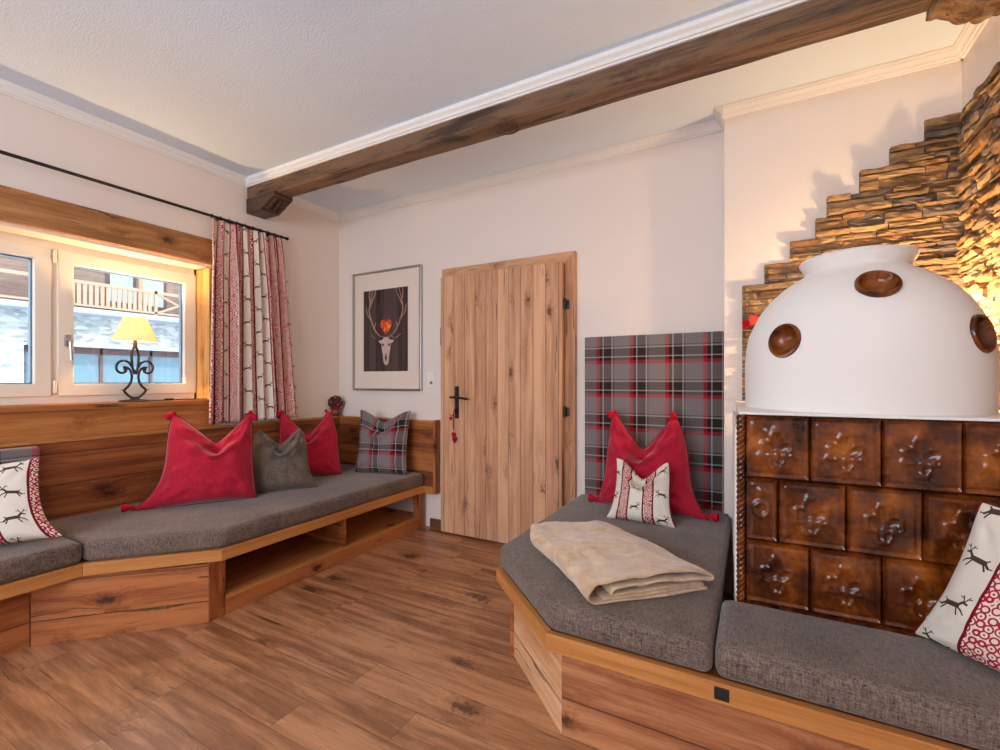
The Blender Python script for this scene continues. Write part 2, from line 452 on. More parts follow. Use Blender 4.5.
# carved rosette under the beam
bm = bmesh.new(); cx = -1.17
for k in range(8):
    a = k * PI / 4
    M = Matrix.Translation((cx + math.cos(a) * 0.035, (BY0 + BY1) / 2 + math.sin(a) * 0.032, BZ - 0.006)) @ Matrix.Rotation(a, 4, 'Z') @ Matrix.Diagonal((0.026, 0.009, 0.010, 1))
    bmesh.ops.create_uvsphere(bm, u_segments=10, v_segments=6, radius=1, matrix=M)
tube(bm, [(cx + math.cos(k * PI / 12) * 0.068, (BY0 + BY1) / 2 + math.sin(k * PI / 12) * 0.062, BZ - 0.008) for k in range(24)], 0.005, 6, closed=True)
obj('carved_rosette', bm, m_beam_dark, b, True)
# left corbel: stepped carved bracket
bm = bmesh.new()
P = [(0, -0.004), (0.33, -0.004), (0.335, -0.03), (0.315, -0.034), (0.30, -0.045), (0.235, -0.075), (0.22, -0.09), (0.185, -0.098), (0.18, -0.112), (0.0, -0.112)]
M = Matrix.Translation((XL + 0.001, BY1 + 0.004, BZ)) @ Matrix.Rotation(R(90), 4, 'X')
prism(bm, P, 0, BY1 - BY0 + 0.012, 0.004, 2, M)
P = [(0.06, -0.02), (0.29, -0.02), (0.18, -0.085), (0.06, -0.09)]
obj('corbel', bm, m_beam_dark, b)
bm = bmesh.new()
for k in range(3):
    y = BY0 + 0.03 + k * 0.04
    tube(bm, [(XL + 0.30, y, BZ - 0.04), (XL + 0.25, y, BZ - 0.075), (XL + 0.20, y, BZ - 0.10)], 0.013, 8)
obj('corbel_fluting', bm, m_beam_dark, b, True)
# right end: gnarled root bracket against the right wall
bm = bmesh.new()
nx, ns = 46, 28; rings = []
for i in range(nx + 1):
    t = i / nx; x = 0.56 + t * (XR - 0.002 - 0.56)
    hh = 0.034 + 0.066 * smooth01(t * 2.2) ; ring = []
    for k in range(ns):
        a = 2 * PI * k / ns
        yy = (BY0 + BY1) / 2 - 0.005 + math.cos(a) * 0.098
        zz = BZ - 0.012 + math.sin(a) * hh
        d = noise.fractal(Vector((x * 9, math.cos(a) * 1.4, math.sin(a) * 1.4 + x * 3)), 1.0, 2.2, 4) * 0.022
        d += 0.008 * math.sin(x * 60 + 4 * math.cos(a) * 2 + 5 * noise.noise((x * 8, a, 0)))
        s = 1 + d / 0.08
        ring.append(bm.verts.new((x, (BY0 + BY1) / 2 + (yy - (BY0 + BY1) / 2) * s, min(H - 0.07, BZ - 0.012 + (zz - BZ + 0.012) * s))))
    rings.append(ring)
for A, B in zip(rings, rings[1:]):
    for k in range(ns): bm.faces.new((A[k], A[(k + 1) % ns], B[(k + 1) % ns], B[k]))
bm.faces.new(rings[0]); bm.faces.new(rings[-1][::-1])
obj('root_bracket', bm, m_burl, b, True)

# ------------------------------------------------------------------ stone cladding
def stones(name, label, steps, face, flipx):
    """steps: list of (start, end, z0, z1) courses areas; face(u, z, depth) -> world point"""
    rnd = random.Random(11 if flipx else 5)
    bm = bmesh.new(); colA = bm.loops.layers.float_color.new('stone')
    pal = [srgb(150, 118, 84), srgb(128, 100, 74), srgb(170, 136, 96), srgb(112, 90, 72), srgb(184, 150, 108), srgb(136, 104, 70), srgb(120, 104, 92), srgb(160, 116, 74)]
    for (ztop, zbot, start, end) in steps:
        z = ztop
        while z > zbot + 0.008:
            hgt = min(rnd.choice([0.018, 0.024, 0.03, 0.036, 0.044]), z - zbot)
            if z - zbot - hgt < 0.014: hgt = z - zbot
            u = start
            while u < end - 1e-4:
                L = rnd.uniform(0.07, 0.26)
                if u + L > end - 0.05: L = end - u
                dep = rnd.uniform(0.012, 0.045)
                c = rnd.choice(pal); k = rnd.uniform(0.8, 1.15); c = [min(1, q * k) for q in c]
                nu = max(3, int(L / 0.018)); nz = 4; g = 0.0018; grid = []
                sx, sy = rnd.uniform(0, 99), rnd.uniform(0, 99); tilt = rnd.uniform(-0.5, 0.5)
                for i in range(nu + 1):
                    row = []
                    for j in range(nz + 1):
                        a, b_ = i / nu, j / nz
                        uu = u + g + (L - 2 * g) * a; zz = z - g - (hgt - 2 * g) * b_
                        ed = 0.006 if (i in (0, nu) or j in (0, nz)) else 0
                        d = dep - ed + 0.011 * noise.noise((uu * 22 + sx, zz * 50, sy)) + 0.006 * noise.noise((uu * 60, zz * 120, sx)) + tilt * 0.014 * (b_ - 0.5)
                        row.append(bm.verts.new(face(uu, zz + 0.0025 * noise.noise((uu * 16, sx, b_)), max(0.004, d))))
                    grid.append(row)
                fs = []
                for i in range(nu):
                    for j in range(nz): fs.append(bm.faces.new((grid[i][j], grid[i + 1][j], grid[i + 1][j + 1], grid[i][j + 1])))
                loop = [grid[i][0] for i in range(nu + 1)] + [grid[nu][j] for j in range(1, nz + 1)] + [grid[i][nz] for i in range(nu - 1, -1, -1)] + [grid[0][j] for j in range(nz - 1, 0, -1)]
                corners = {0: (u, z), nu: (u + L, z)}
                back = []
                for v in loop:
                    back.append(None)
                # side skirts back to the wall
                proj = [bm.verts.new(face.wall(v.co)) for v in loop]
                for q in range(len(loop)):
                    q2 = (q + 1) % len(loop)
                    fs.append(bm.faces.new((loop[q], loop[q2], proj[q2], proj[q])))
                fs.append(bm.faces.new(proj))
                for f in fs:
                    for l in f.loops: l[colA] = (*c, 1)
                u += L
            z -= hgt
    o = obj(name, bm, m_stone)
    tag(o, label, 'stone cladding')
    return o
t = NT('layered_stone', 0.75, 0.3)
at = t.n.new('ShaderNodeAttribute'); at.attribute_name = 'stone'
v = t.coord()
f = t.noise(t.mapping(v, scale=(1, 1, 2.6)), 22, 6, 0.65)
f2 = t.noise(v, 5, 3)
c = t.mix(t.mr(f, 0.3, 0.7, 0, 1), t.mix(1.0, at.outputs['Color'], (0.55, 0.50, 0.48, 1), 'MULTIPLY'), at.outputs['Color'])
c = t.mix(t.mr(f2, 0.55, 0.7, 0, 0.35), c, srgb(196, 160, 112))
t.base(c); t.bump(f, 0.9, 0.008)
m_stone = t.m
def fb(u, z, d): return Vector((u, YS - d, z))
fb.wall = lambda co: Vector((co.x, YS - 0.0005, co.z))
def fr(u, z, d): return Vector((XR - d, u, z))
fr.wall = lambda co: Vector((XR - 0.0005, co.y, co.z))
E = XR - 0.004
# steps on the wall behind the stove: (top, bottom, left edge, right edge)
ST = [(2.40, 2.30, 0.693), (2.30, 2.21, 0.565), (2.21, 2.11, 0.449), (2.11, 2.01, 0.317), (2.01, 1.91, 0.269), (1.91, 1.805, 0.158), (1.805, 1.70, 0.042), (1.70, 1.06, -0.063)]
stones('stone_cladding', 'stepped layered stone cladding on the white wall behind the stove dome', [(a, b_, c_, E) for a, b_, c_ in ST], fb, False)
stones('stone_cladding', 'layered stone cladding on the right-hand side wall beside the stove', [(2.395, 1.06, 1.85, YS - 0.05)], fr, True)

# ------------------------------------------------------------------ window
FX = -3.52
win = thing('window_1', None, None, (FX, 0.8, WZ0)); win['kind'] = 'structure'
F0, F1 = WY0 + 0.005, WY1 - 0.005
bm = bmesh.new()
fw = 0.055
bx(bm, FX - 0.05, FX + 0.01, F0, F1, WZ1 - 0.066, WZ1 - 0.003, bev=0.004)
bx(bm, FX - 0.05, FX + 0.01, F0, F1, WZ0 + 0.004, WZ0 + 0.056, bev=0.004)
bx(bm, FX - 0.05, FX + 0.01, F1 - 0.03, F1, WZ0, WZ1 - 0.003, bev=0.004)
bx(bm, FX - 0.05, FX + 0.01, F0, F0 + 0.03, WZ0, WZ1 - 0.003, bev=0.004)
bx(bm, FX - 0.05, FX + 0.006, 1.058, 1.09, WZ0, WZ1 - 0.003, bev=0.003)
bx(bm, FX - 0.05, FX + 0.006, 0.10, 0.13, WZ0, WZ1 - 0.003, bev=0.003)
obj('window_frame', bm, m_winframe, win)
tg = NT('window_glass', 0.0, 0.5)
tr = tg.n.new('ShaderNodeBsdfTransparent'); gl = tg.n.new('ShaderNodeBsdfGlossy'); gl.inputs['Roughness'].default_value = 0.0
fz = tg.n.new('ShaderNodeFresnel'); fz.inputs[0].default_value = 1.45
tr.inputs[0].default_value = (0.93, 0.97, 0.98, 1)
mx = tg.n.new('ShaderNodeMixShader'); tg.l.new(fz.outputs[0], mx.inputs[0]); tg.l.new(tr.outputs[0], mx.inputs[1]); tg.l.new(gl.outputs[0], mx.inputs[2])
tg.l.new(mx.outputs[0], tg.out.inputs[0]); tg.n.remove(tg.b)
m_glass = tg.m
def sash(y0, y1, handle):
    z0, z1, w = 1.092, 1.936, 0.072
    x0, x1 = FX - 0.035, FX + 0.022
    bm = bmesh.new()
    bx(bm, x0, x1, y0, y1, z1 - w, z1, bev=0.006); bx(bm, x0, x1, y0, y1, z0, z0 + w, bev=0.006)
    bx(bm, x0, x1 - 0.0004, y0, y0 + w, z0 + 0.005, z1 - 0.005, bev=0.006); bx(bm, x0, x1 - 0.0004, y1 - w, y1, z0 + 0.005, z1 - 0.005, bev=0.006)
    s_ = obj('window_sash', bm, m_winframe, win)
    bm = bmesh.new(); g = 0.006
    bx(bm, x0 - 0.012, x0 + 0.02, y0 + w - 0.002, y0 + w + g, z0 + w, z1 - w); bx(bm, x0 - 0.012, x0 + 0.02, y1 - w - g, y1 - w + 0.002, z0 + w, z1 - w)
    bx(bm, x0 - 0.012, x0 + 0.02, y0 + w, y1 - w, z0 + w - 0.002, z0 + w + g); bx(bm, x0 - 0.012, x0 + 0.02, y0 + w, y1 - w, z1 - w - g, z1 - w + 0.002)
    obj('gasket', bm, m_gasket, s_)
    obj('pane', box(x0 + 0.012, x0 + 0.016, y0 + w - 0.004, y1 - w + 0.004, z0 + w - 0.004, z1 - w + 0.004), m_glass, s_)
    if handle:
        yh = y0 + 0.04
        bm = bmesh.new(); bx(bm, x1, x1 + 0.012, yh - 0.014, yh + 0.014, 1.38, 1.45, bev=0.005)
        tube(bm, [(x1 + 0.01, yh, 1.418), (x1 + 0.04, yh, 1.418), (x1 + 0.046, yh + 0.002, 1.40), (x1 + 0.044, yh + 0.006, 1.30)], [0.009, 0.009, 0.010, 0.008], 10)
        obj('window_handle', bm, m_chrome, s_, True)
sash(1.086, 1.832, True); sash(0.128, 1.060, False); sash(-1.02, 0.102, False)
for z in (1.11, 1.855):
    bm = bmesh.new(); lathe(bm, [(0.0, 0), (0.008, 0.002), (0.009, 0.01), (0.009, 0.062), (0.006, 0.07), (0, 0.072)], 12, (FX + 0.024, 1.073, z))
    obj('hinge', bm, m_hinge, win, True)
# wood round the window
L = tag(obj('window_lintel', box(XL - 0.004, XL + 0.028, WY0 - 0.12, WY1 + 0.004, WZ1 + 0.002, 2.172, bev=0.004), m_lintel), 'broad brown timber board above the window', 'lintel')
tag(obj('window_lining', box(FX + 0.012, XL - 0.006, WY0 + 0.02, WY1 - 0.02, WZ1 - 0.018, WZ1 - 0.001, bev=0.002), m_winframe), 'pale underside panel at the head of the window recess', 'window lining')
tag(obj('window_reveal', box(FX + 0.012, XL + 0.014, WY1 - 0.018, WY1 - 0.001, WZ0 + 0.002, WZ1 - 0.022, bev=0.002), m_reveal), 'golden wooden board lining the window side next to the curtain', 'window lining')
sl = thing('window_sill', 'thick wooden window sill board above the bench backrest', 'window sill', (XL, 0.6, 0.86))
obj('sill_board', box(FX + 0.012, XL + 0.030, WY0 - 0.05, WY1 + 0.01, WZ0 - 0.03, WZ0 + 0.006, bev=0.006), m_sill, sl)
obj('sill_apron', box(XL + 0.001, XL + 0.024, WY0 - 0.05, WY1 + 0.01, 0.80, WZ0 - 0.031, bev=0.003), m_sill, sl)

# curtain rod and curtain
rodx, rodz = XL + 0.10, 2.312
rd = thing('curtain_rod', 'thin black iron curtain rod above the window', 'curtain rod', (rodx, 0.8, rodz))
bm = bmesh.new(); tube(bm, [(rodx, -1.3, rodz), (rodx, 2.385, rodz)], 0.0095, 12)
obj('rod', bm, m_black, rd, True)
bm = bmesh.new(); lathe(bm, [(0, -0.012), (0.013, -0.008), (0.013, 0.008), (0, 0.012)], 12, M=Matrix.Rotation(R(90), 4, 'X'), c=(rodx, 2.39, rodz))
obj('finial', bm, m_black, rd, True)
for y in (2.23, -1.2):
    bm = bmesh.new(); tube(bm, [(XL + 0.001, y, rodz - 0.03), (XL + 0.03, y, rodz - 0.03), (rodx - 0.01, y, rodz - 0.018), (rodx, y, rodz - 0.008)], 0.007, 8)
    bx(bm, XL + 0.0005, XL + 0.007, y - 0.02, y + 0.02, rodz - 0.06, rodz, bev=0.003)
    obj('bracket', bm, m_black, rd, True)
m_curtain = reindeer_cloth('curtain_cloth', 'x', 'y', 0.132, 0.50, 0.17, deer=1.1, u0=0.12, coord='UV', lace=40, edge=0.035)
cu = thing('curtain', 'gathered cream curtain with red lace stripes and small reindeer', 'curtain', (rodx, 2.1, rodz))
bm = bmesh.new(); uvl = bm.loops.layers.uv.new('UVMap')
nu, nv = 260, 60
yt0, yt1, yb0, yb1 = 1.800, 2.35, 1.765, 2.48
ztop, zbot = rodz - 0.013, 0.885
G = []; UVs = {}
nf = 7.5
for j in range(nv + 1):
    b_ = j / nv; row = []; acc = 0; prev = None
    for i in range(nu + 1):
        a = i / nu
        y0 = yt0 + (yb0 - yt0) * b_ ** 0.7; y1 = yt1 + (yb1 - yt1) * b_ ** 0.7
        ph = a * nf * 2 * PI + 0.9 * math.sin(a * 7 + 1) + 0.5 * b_ * math.sin(a * 11)
        amp = (0.022 + 0.016 * smooth01(b_ * 2.5)) * (0.75 + 0.35 * math.sin(a * 17 + 2))
        y = y0 + (y1 - y0) * (a + 0.008 * math.sin(ph * 0.5 + 1 + b_)) + 0.010 * math.sin(2 * ph) * smooth01(b_ * 3)
        x = rodx + 0.004 + amp * math.sin(ph) + 0.010 * b_ * math.sin(a * 5 + b_ * 3)
        x = max(XL + 0.042, x)
        z = ztop + (zbot - ztop) * b_ + 0.004 * math.sin(ph) * b_
        v = bm.verts.new((x, y, z)); row.append(v)
    G.append(row)
acc = [0.0]; mid = G[nv // 2]
for i in range(nu): acc.append(acc[-1] + (mid[i + 1].co - mid[i].co).length)
for j in range(nv + 1):
    for i in range(nu + 1): UVs[G[j][i]] = (acc[i], -1.43 * j / nv)
for j in range(nv):
    for i in range(nu):
        f = bm.faces.new((G[j][i], G[j][i + 1], G[j + 1][i + 1], G[j + 1][i]))
        for l in f.loops: l[uvl].uv = UVs[l.vert]
o = obj('curtain_cloth', bm, m_curtain, cu, True)
sm = o.modifiers.new('thickness', 'SOLIDIFY'); sm.thickness = 0.0025
bm = bmesh.new()
pts = [tuple(v) for v in [(rodx + 0.004 + (0.022) * (0.75 + 0.35 * math.sin(i / 130 * 17 + 2)) * math.sin(i / 130 * nf * 2 * PI + 0.9 * math.sin(i / 130 * 7 + 1)), yt0 + (yt1 - yt0) * i / 130, ztop + 0.001) for i in range(131)]]
tube(bm, pts, 0.0035, 6); obj('heading_tape', bm, m_black, cu, True)
for k in range(10):
    y = yt0 + 0.01 + k * (yt1 - yt0 - 0.02) / 9
    bm = bmesh.new(); tube(bm, [(rodx + 0.0135 * math.cos(a * PI / 8), y, rodz + 0.0135 * math.sin(a * PI / 8)) for a in range(16)], 0.0022, 6, closed=True)
    obj('curtain_ring', bm, m_black, cu, True)

# ------------------------------------------------------------------ table lamp on the sill
lx, ly, lz = -3.425, 1.432, WZ0 + 0.006
lp = thing('table_lamp', 'wrought iron scroll table lamp with a glowing yellow shade on the window sill', 'lamp', (lx, ly, lz))
bm = bmesh.new(); lathe(bm, [(0, 0), (0.080, 0), (0.083, 0.004), (0.078, 0.009), (0.03, 0.013), (0.018, 0.02), (0, 0.021)], 32, (lx, ly, lz))
obj('lamp_base', bm, m_iron, lp, True)
def scroll(sgn):
    P = [(0.0, 0.022), (0.016, 0.024), (0.033, 0.036), (0.052, 0.060), (0.046, 0.072), (0.034, 0.084), (0.022, 0.105), (0.016, 0.135), (0.021, 0.165), (0.032, 0.182), (0.048, 0.188), (0.050, 0.176), (0.047, 0.170)]
    Q = [(0.004, 0.165), (0.016, 0.19), (0.03, 0.213), (0.052, 0.223), (0.076, 0.215), (0.089, 0.192), (0.084, 0.168), (0.066, 0.157), (0.048, 0.163), (0.042, 0.178), (0.05, 0.189), (0.058, 0.186)]
    T = [(0.002, 0.15), (0.012, 0.185), (0.016, 0.22), (0.017, 0.255), (0.012, 0.28), (0.003, 0.30), (0.0, 0.31)]
    return [[(lx, ly + sgn * a * 1.1, lz + 0.02 + (b_ - 0.02) * 1.16) for a, b_ in q] for q in (P, Q, T)]
bm = bmesh.new()
def spline(P, n=5):
    P = [Vector(p) for p in P]; out = []
    for i in range(len(P) - 1):
        p0, p1, p2, p3 = P[max(i - 1, 0)], P[i], P[i + 1], P[min(i + 2, len(P) - 1)]
        for k in range(n):
            t_ = k / n
            out.append(0.5 * ((2 * p1) + (p2 - p0) * t_ + (2 * p0 - 5 * p1 + 4 * p2 - p3) * t_ ** 2 + (3 * p1 - p0 - 3 * p2 + p3) * t_ ** 3))
    out.append(P[-1]); return out
for s_ in (-1, 1):
    for q in scroll(s_): tube(bm, spline(q), 0.0072, 8)
    tube(bm, [(lx, ly + s_ * 0.052, lz + 0.070), (lx, ly + s_ * 0.074, lz + 0.074)], [0.006, 0.002], 6)
obj('scroll_stem', bm, m_iron, lp, True)
bm = bmesh.new(); tube(bm, [(lx, ly, lz + 0.345), (lx, ly, lz + 0.40)], 0.011, 12)
obj('socket', bm, m_iron, lp, True)
t = NT('lamp_shade_paper', 0.8, 0.1); t.base(srgb(252, 240, 205))
tl = t.n.new('ShaderNodeBsdfTranslucent'); tl.inputs[0].default_value = (*srgb(255, 246, 214), 1)
mx = t.n.new('ShaderNodeMixShader'); mx.inputs[0].default_value = 0.6
t.l.new(t.b.outputs[0], mx.inputs[1]); t.l.new(tl.outputs[0], mx.inputs[2]); t.l.new(mx.outputs[0], t.out.inputs[0])
bm = bmesh.new(); lathe(bm, [(0.055, lz + 0.530), (0.063, lz + 0.518), (0.116, lz + 0.382), (0.118, lz + 0.377)], 40, (lx + 0.0, ly, 0))
o = obj('lamp_shade', bm, t.m, lp, True); md = o.modifiers.new('t', 'SOLIDIFY'); md.thickness = 0.0012
t = NT('bulb_glow'); t.base((1, .8, .5)); t.b.inputs['Emission Color'].default_value = (1, 0.62, 0.28, 1); t.b.inputs['Emission Strength'].default_value = 30
m_bulb = t.m
bm = bmesh.new(); lathe(bm, [(0, 0.345), (0.012, 0.35), (0.014, 0.365), (0.024, 0.385), (0.026, 0.40), (0.018, 0.42), (0, 0.427)], 16, (lx, ly, lz + 0.05))
obj('bulb', bm, m_bulb, lp, True)
bm = bmesh.new(); tube(bm, spline([(lx + 0.03, ly + 0.07, lz + 0.005), (lx + 0.04, ly + 0.14, lz + 0.0045), (lx + 0.035, ly + 0.24, lz + 0.005), (lx + 0.055, ly + 0.33, lz + 0.005), (XL + 0.030, WY1 - 0.04, lz + 0.004)]), 0.0032, 6)
bx(bm, lx + 0.028, lx + 0.048, ly + 0.15, ly + 0.20, lz + 0.001, lz + 0.014, bev=0.004)
obj('power_cord', bm, m_black, lp, True)

# ------------------------------------------------------------------ left corner bench
ST_, SB = 0.34, 0.283      # top / bottom of the oak seat edge
CT = 0.44
bn = thing('corner_bench', 'built-in pine corner bench with open shelves running under the window', 'bench', (-2.85, 1.2, 0))
# panels
def slab_between(bm, p, q, th, z0, z1, bev=0.002):
    p, q = Vector(p), Vector(q); d = (q - p).normalized(); nrm = Vector((-d.y, d.x)) * th
    return prism(bm, [tuple(p), tuple(q), tuple(q + nrm), tuple(p + nrm)], z0, z1, bev, 1)
A1, A2, A3 = (-2.345, 1.345), (-2.334, 1.281), (-2.818, 0.782)
obj('front_panel', slab_between(bmesh.new(), A2, A3, -0.02, 0, SB), m_diag, bn)
obj('front_panel', box(-2.845, -2.822, -1.3, 0.782, 0, SB, bev=0.002), m_by, bn)
bm = bmesh.new(); prism(bm, [(-2.345, 1.37), (-2.345, 1.335), (-2.333, 1.2815), (-2.36, 1.28), (-2.40, 1.37)], 0, SB, 0.002, 1)
obj('corner_post', bm, m_bz, bn)
obj('kick_rail', box(-2.375, -2.3455, 1.3705, 2.90, 0, 0.078, bev=0.002), m_by, bn)
obj('rail_edging', box(-2.378, -2.3435, 1.3705, 2.90, 0.0785, 0.094, bev=0.002), m_oaky, bn)
obj('shelf_board', box(-2.90, -2.3785, 1.30, 2.99, 0.075, 0.093), m_by, bn)
obj('shelf_back', box(-2.92, -2.901, 1.30, 2.99, 0.0, SB), m_by, bn)
obj('shelf_divider', box(-2.90, -2.348, 2.142, 2.160, 0.0935, SB, bev=0.001), m_bx, bn)
obj('shelf_side', box(-2.90, -2.401, 1.345, 1.363, 0.0935, SB, bev=0.001), m_bx, bn)
obj('corner_post', box(-2.40, -2.3435, 2.901, 2.965, 0, SB, bev=0.002), m_bz, bn)
# seat board and its oak edge
SE = [(-2.325, 2.995), (-2.325, 1.338), (-2.700, 0.925), (-2.705, -1.3)]
inner = [(-2.352, 2.995), (-2.352, 1.348), (-2.727, 0.937), (-2.733, -1.3)]
bm = bmesh.new()
prism(bm, [inner[0], (XL + 0.002, 2.995), (XL + 0.002, -1.3), inner[3], inner[2], inner[1]], SB + 0.004, ST_ - 0.002)
obj('seat_board', bm, m_by, bn)
for k in range(3):
    bm = bmesh.new(); prism(bm, [SE[k], SE[k + 1], inner[k + 1], inner[k]], SB, ST_, 0.002, 1)
    obj('seat_edge', bm, m_oaky if k != 1 else wood('oak_edging_diagonal', 'x', 'z', 0.5, rotz=R(-47), **oc), bn)
# backrests
obj('backrest', box(XL + 0.026, XL + 0.060, -1.3, 2.995, ST_, 0.848, bev=0.003), m_by, bn)
obj('backrest_cap', box(XL + 0.0245, XL + 0.064, -1.3, 2.94, 0.8485, 0.862, bev=0.003), m_oaky, bn)
obj('backrest', box(XL + 0.0605, -2.228, 2.955, 2.997, ST_, 0.848, bev=0.003), m_bx, bn)
obj('backrest_cap', box(XL + 0.0245, -2.228, 2.9405, 2.997, 0.8485, 0.862, bev=0.003), m_oakx, bn)
obj('end_panel', box(-2.2275, -2.203, 2.93, 2.997, 0.283, 0.868, bev=0.003), m_bz, bn)
obj('seat_edge', box(-2.3245, -2.228, 2.93, 2.997, SB, ST_, bev=0.002), m_oakx, bn)

m_seam = plain('seam_thread', srgb(96, 82, 76), 0.9)
def cushion(name, label, pts, z0, z1, bev=0.028, group=None):
    bm = bmesh.new()
    prism(bm, pts, z0, z1)
    es = [e for e in bm.edges]
    bmesh.ops.bevel(bm, geom=es, offset=bev, segments=5, affect='EDGES', profile=0.5)
    o = obj(name, bm, m_cush, None, True)
    n = len(pts); cen = sum((Vector(p) for p in pts), Vector((0, 0))) / n; ring = []
    for i in range(n):
        a, b_, c_ = Vector(pts[i - 1]), Vector(pts[i]), Vector(pts[(i + 1) % n])
        e1, e2 = (b_ - a).normalized(), (c_ - b_).normalized()
        area2 = sum(pts[k][0] * pts[(k + 1) % n][1] - pts[(k + 1) % n][0] * pts[k][1] for k in range(n))
        sg = 1 if area2 > 0 else -1
        n1, n2 = Vector((-e1.y, e1.x)) * sg, Vector((-e2.y, e2.x)) * sg
        m_ = (n1 + n2).normalized(); off = m_ * (0.0088 / max(0.4, m_.dot(n1)))
        for e_, t_ in ((e1, -1), (e2, 1)):
            ring.append((b_.x + off.x + e_.x * t_ * 0.02 + m_.x * 0.004, b_.y + off.y + e_.y * t_ * 0.02 + m_.y * 0.004, z1 - 0.0088))
    bm = bmesh.new(); tube(bm, ring, 0.0022, 6, closed=True)
    obj('seam', bm, m_seam, o, True)
    return tag(o, label, 'seat cushion', group)
CB = ST_ + 0.001
cushion('seat_cushion', 'long grey-brown seat cushion with a cut corner on the bench under the window', [(-3.293, 0.936), (-3.293, 2.950), (-2.322, 2.950), (-2.330, 1.348), (-2.703, 0.936)], CB, CT)
cushion('seat_cushion', 'grey-brown seat cushion at the left edge, beside the long window cushion', [(-3.293, -1.2), (-3.293, 0.930), (-2.706, 0.930), (-2.715, -1.2)], CB, CT)
m_plaid_side = tartan('tartan_back_cushion', 'y', 'z', 0.24, 0.24, ox=0.23, oy=0.2)
o = obj('back_cushion', box(XL + 0.067, XL + 0.125, 0.05, 0.935, CT + 0.003, 0.842, bev=0.014, seg=4), m_plaid_side, None, True)
tag(o, 'grey plaid upholstered back cushion leaning on the left bench backrest', 'back cushion')

# ------------------------------------------------------------------ right corner bench
br = thing('corner_bench', 'pine bench with oak edge wrapping round the brown tiled stove', 'bench', (-0.3, 1.8, 0))
B1, B2 = (-0.565, 1.445), (-0.905, 1.76)
obj('front_panel', box(-0.565, XR - 0.002, 1.445, 1.467, 0, SB, bev=0.002), wood('bench_boards_front_right', 'x', 'z', 0.20, seed=21, dark=srgb(84, 42, 24), mid=srgb(152, 90, 54), light=srgb(188, 126, 84), rough=0.5), br)
obj('front_panel', slab_between(bmesh.new(), B1, B2, -0.02, 0, SB), m_diag2, br)
obj('side_panel', box(-0.925, -0.905, 1.7605, 2.99, 0, SB, bev=0.002), m_by, br)
SE = [(XR - 0.002, 1.418), (-0.609, 1.418), (-1.022, 1.812), (-1.022, 2.93)]
IN = [(XR - 0.002, 1.446), (-0.599, 1.446), (-0.994, 1.823), (-0.994, 2.93)]
for k in range(3):
    bm = bmesh.new(); prism(bm, [SE[k], SE[k + 1], IN[k + 1], IN[k]], SB, ST_, 0.002, 1)
    obj('seat_edge', bm, [m_oakx, wood('oak_edging_diagonal_right', 'x', 'z', 0.5, rotz=R(43.7), **oc), m_oaky][k], br)
bm = bmesh.new(); prism(bm, [IN[1], IN[2], IN[3], (-0.156, 2.93), (-0.156, 2.853), (-0.116, 2.853), (-0.116, 1.765), (XR - 0.002, 1.765), IN[0]], SB + 0.004, ST_ - 0.002)
obj('seat_board', bm, m_bx, br)
obj('edge_plug', box(-0.100, -0.062, 1.4155, 1.4178, SB + 0.012, ST_ - 0.010, bev=0.001), m_black, br)
cushion('seat_cushion', 'deep grey-brown cushion with cut corner below the tartan headboard', [(-0.106, 1.430), (-0.600, 1.430), (-1.010, 1.820), (-1.010, 2.925), (-0.158, 2.925), (-0.158, 2.852), (-0.114, 2.852)], CB, CT)
cushion('seat_cushion', 'narrow grey-brown seat cushion in front of the tiled stove', [(-0.100, 1.430), (-0.100, 1.765), (XR - 0.006, 1.783), (XR - 0.006, 1.430)], CB, CT)
hb = obj('headboard', box(-0.987, -0.158, 2.94, 2.997, 0.36, 1.468, bev=0.008, seg=3), tartan('tartan_headboard', 'x', 'z', 0.214, 0.2135, ox=0.235, oy=0.96), None, True)
tag(hb, 'tall tartan upholstered headboard panel on the white wall beside the door', 'headboard')

# ------------------------------------------------------------------ door
dr = thing('door_1', None, None, (-1.6, YB, 0)); dr['kind'] = 'structure'
fx0, fx1, dz = -2.168, -1.062, 2.061
bm = bmesh.new()
prism(bm, [(fx0, dz), (fx1, dz), (fx1 - 0.10, dz - 0.10), (fx0 + 0.10, dz - 0.10)], 0, 0.03, 0.002, 1, Matrix.Translation((0, YB, 0)) @ Matrix.Rotation(R(90), 4, 'X'))
obj('door_frame', bm, m_doorframe_h, dr)
for s_, xa, xb in ((1, fx0, fx0 + 0.10), (-1, fx1, fx1 - 0.10)):
    bm = bmesh.new()
    prism(bm, [(xa, 0), (xb, 0), (xb, dz - 0.10), (xa, dz)], 0, 0.03, 0.002, 1, Matrix.Translation((0, YB, 0)) @ Matrix.Rotation(R(90), 4, 'X'))
    obj('door_frame', bm, m_doorframe_v, dr)
leaf = bpy.data.objects.new('door_leaf', None); C.objects.link(leaf); leaf.parent = dr; leaf.location = (0, 0, 0)
dx1, dx0 = -1.138, -2.14
lf = obj('door_panel', box(dx0, dx1, 2.915, 2.955, 0.012, 1.985, bev=0.003), m_door, dr)
bpy.data.objects.remove(leaf)
bm = bmesh.new(); hx, hz, hy = -1.985 - 0.0, 1.05, 2.914
bx(bm, hx - 0.018, hx + 0.018, hy - 0.006, hy, hz - 0.155, hz + 0.09, bev=0.003)
hp = obj('handle_plate', bm, m_black, lf)
bm = bmesh.new(); tube(bm, [(hx, hy - 0.004, hz + 0.005), (hx, hy - 0.045, hz + 0.005)], 0.009, 10)
tube(bm, spline([(hx - 0.035, hy - 0.045, hz + 0.006), (hx, hy - 0.048, hz + 0.005), (hx + 0.05, hy - 0.05, hz + 0.003), (hx + 0.12, hy - 0.045, hz - 0.004)]), 0.0085, 10)
obj('lever', bm, m_black, hp, True)
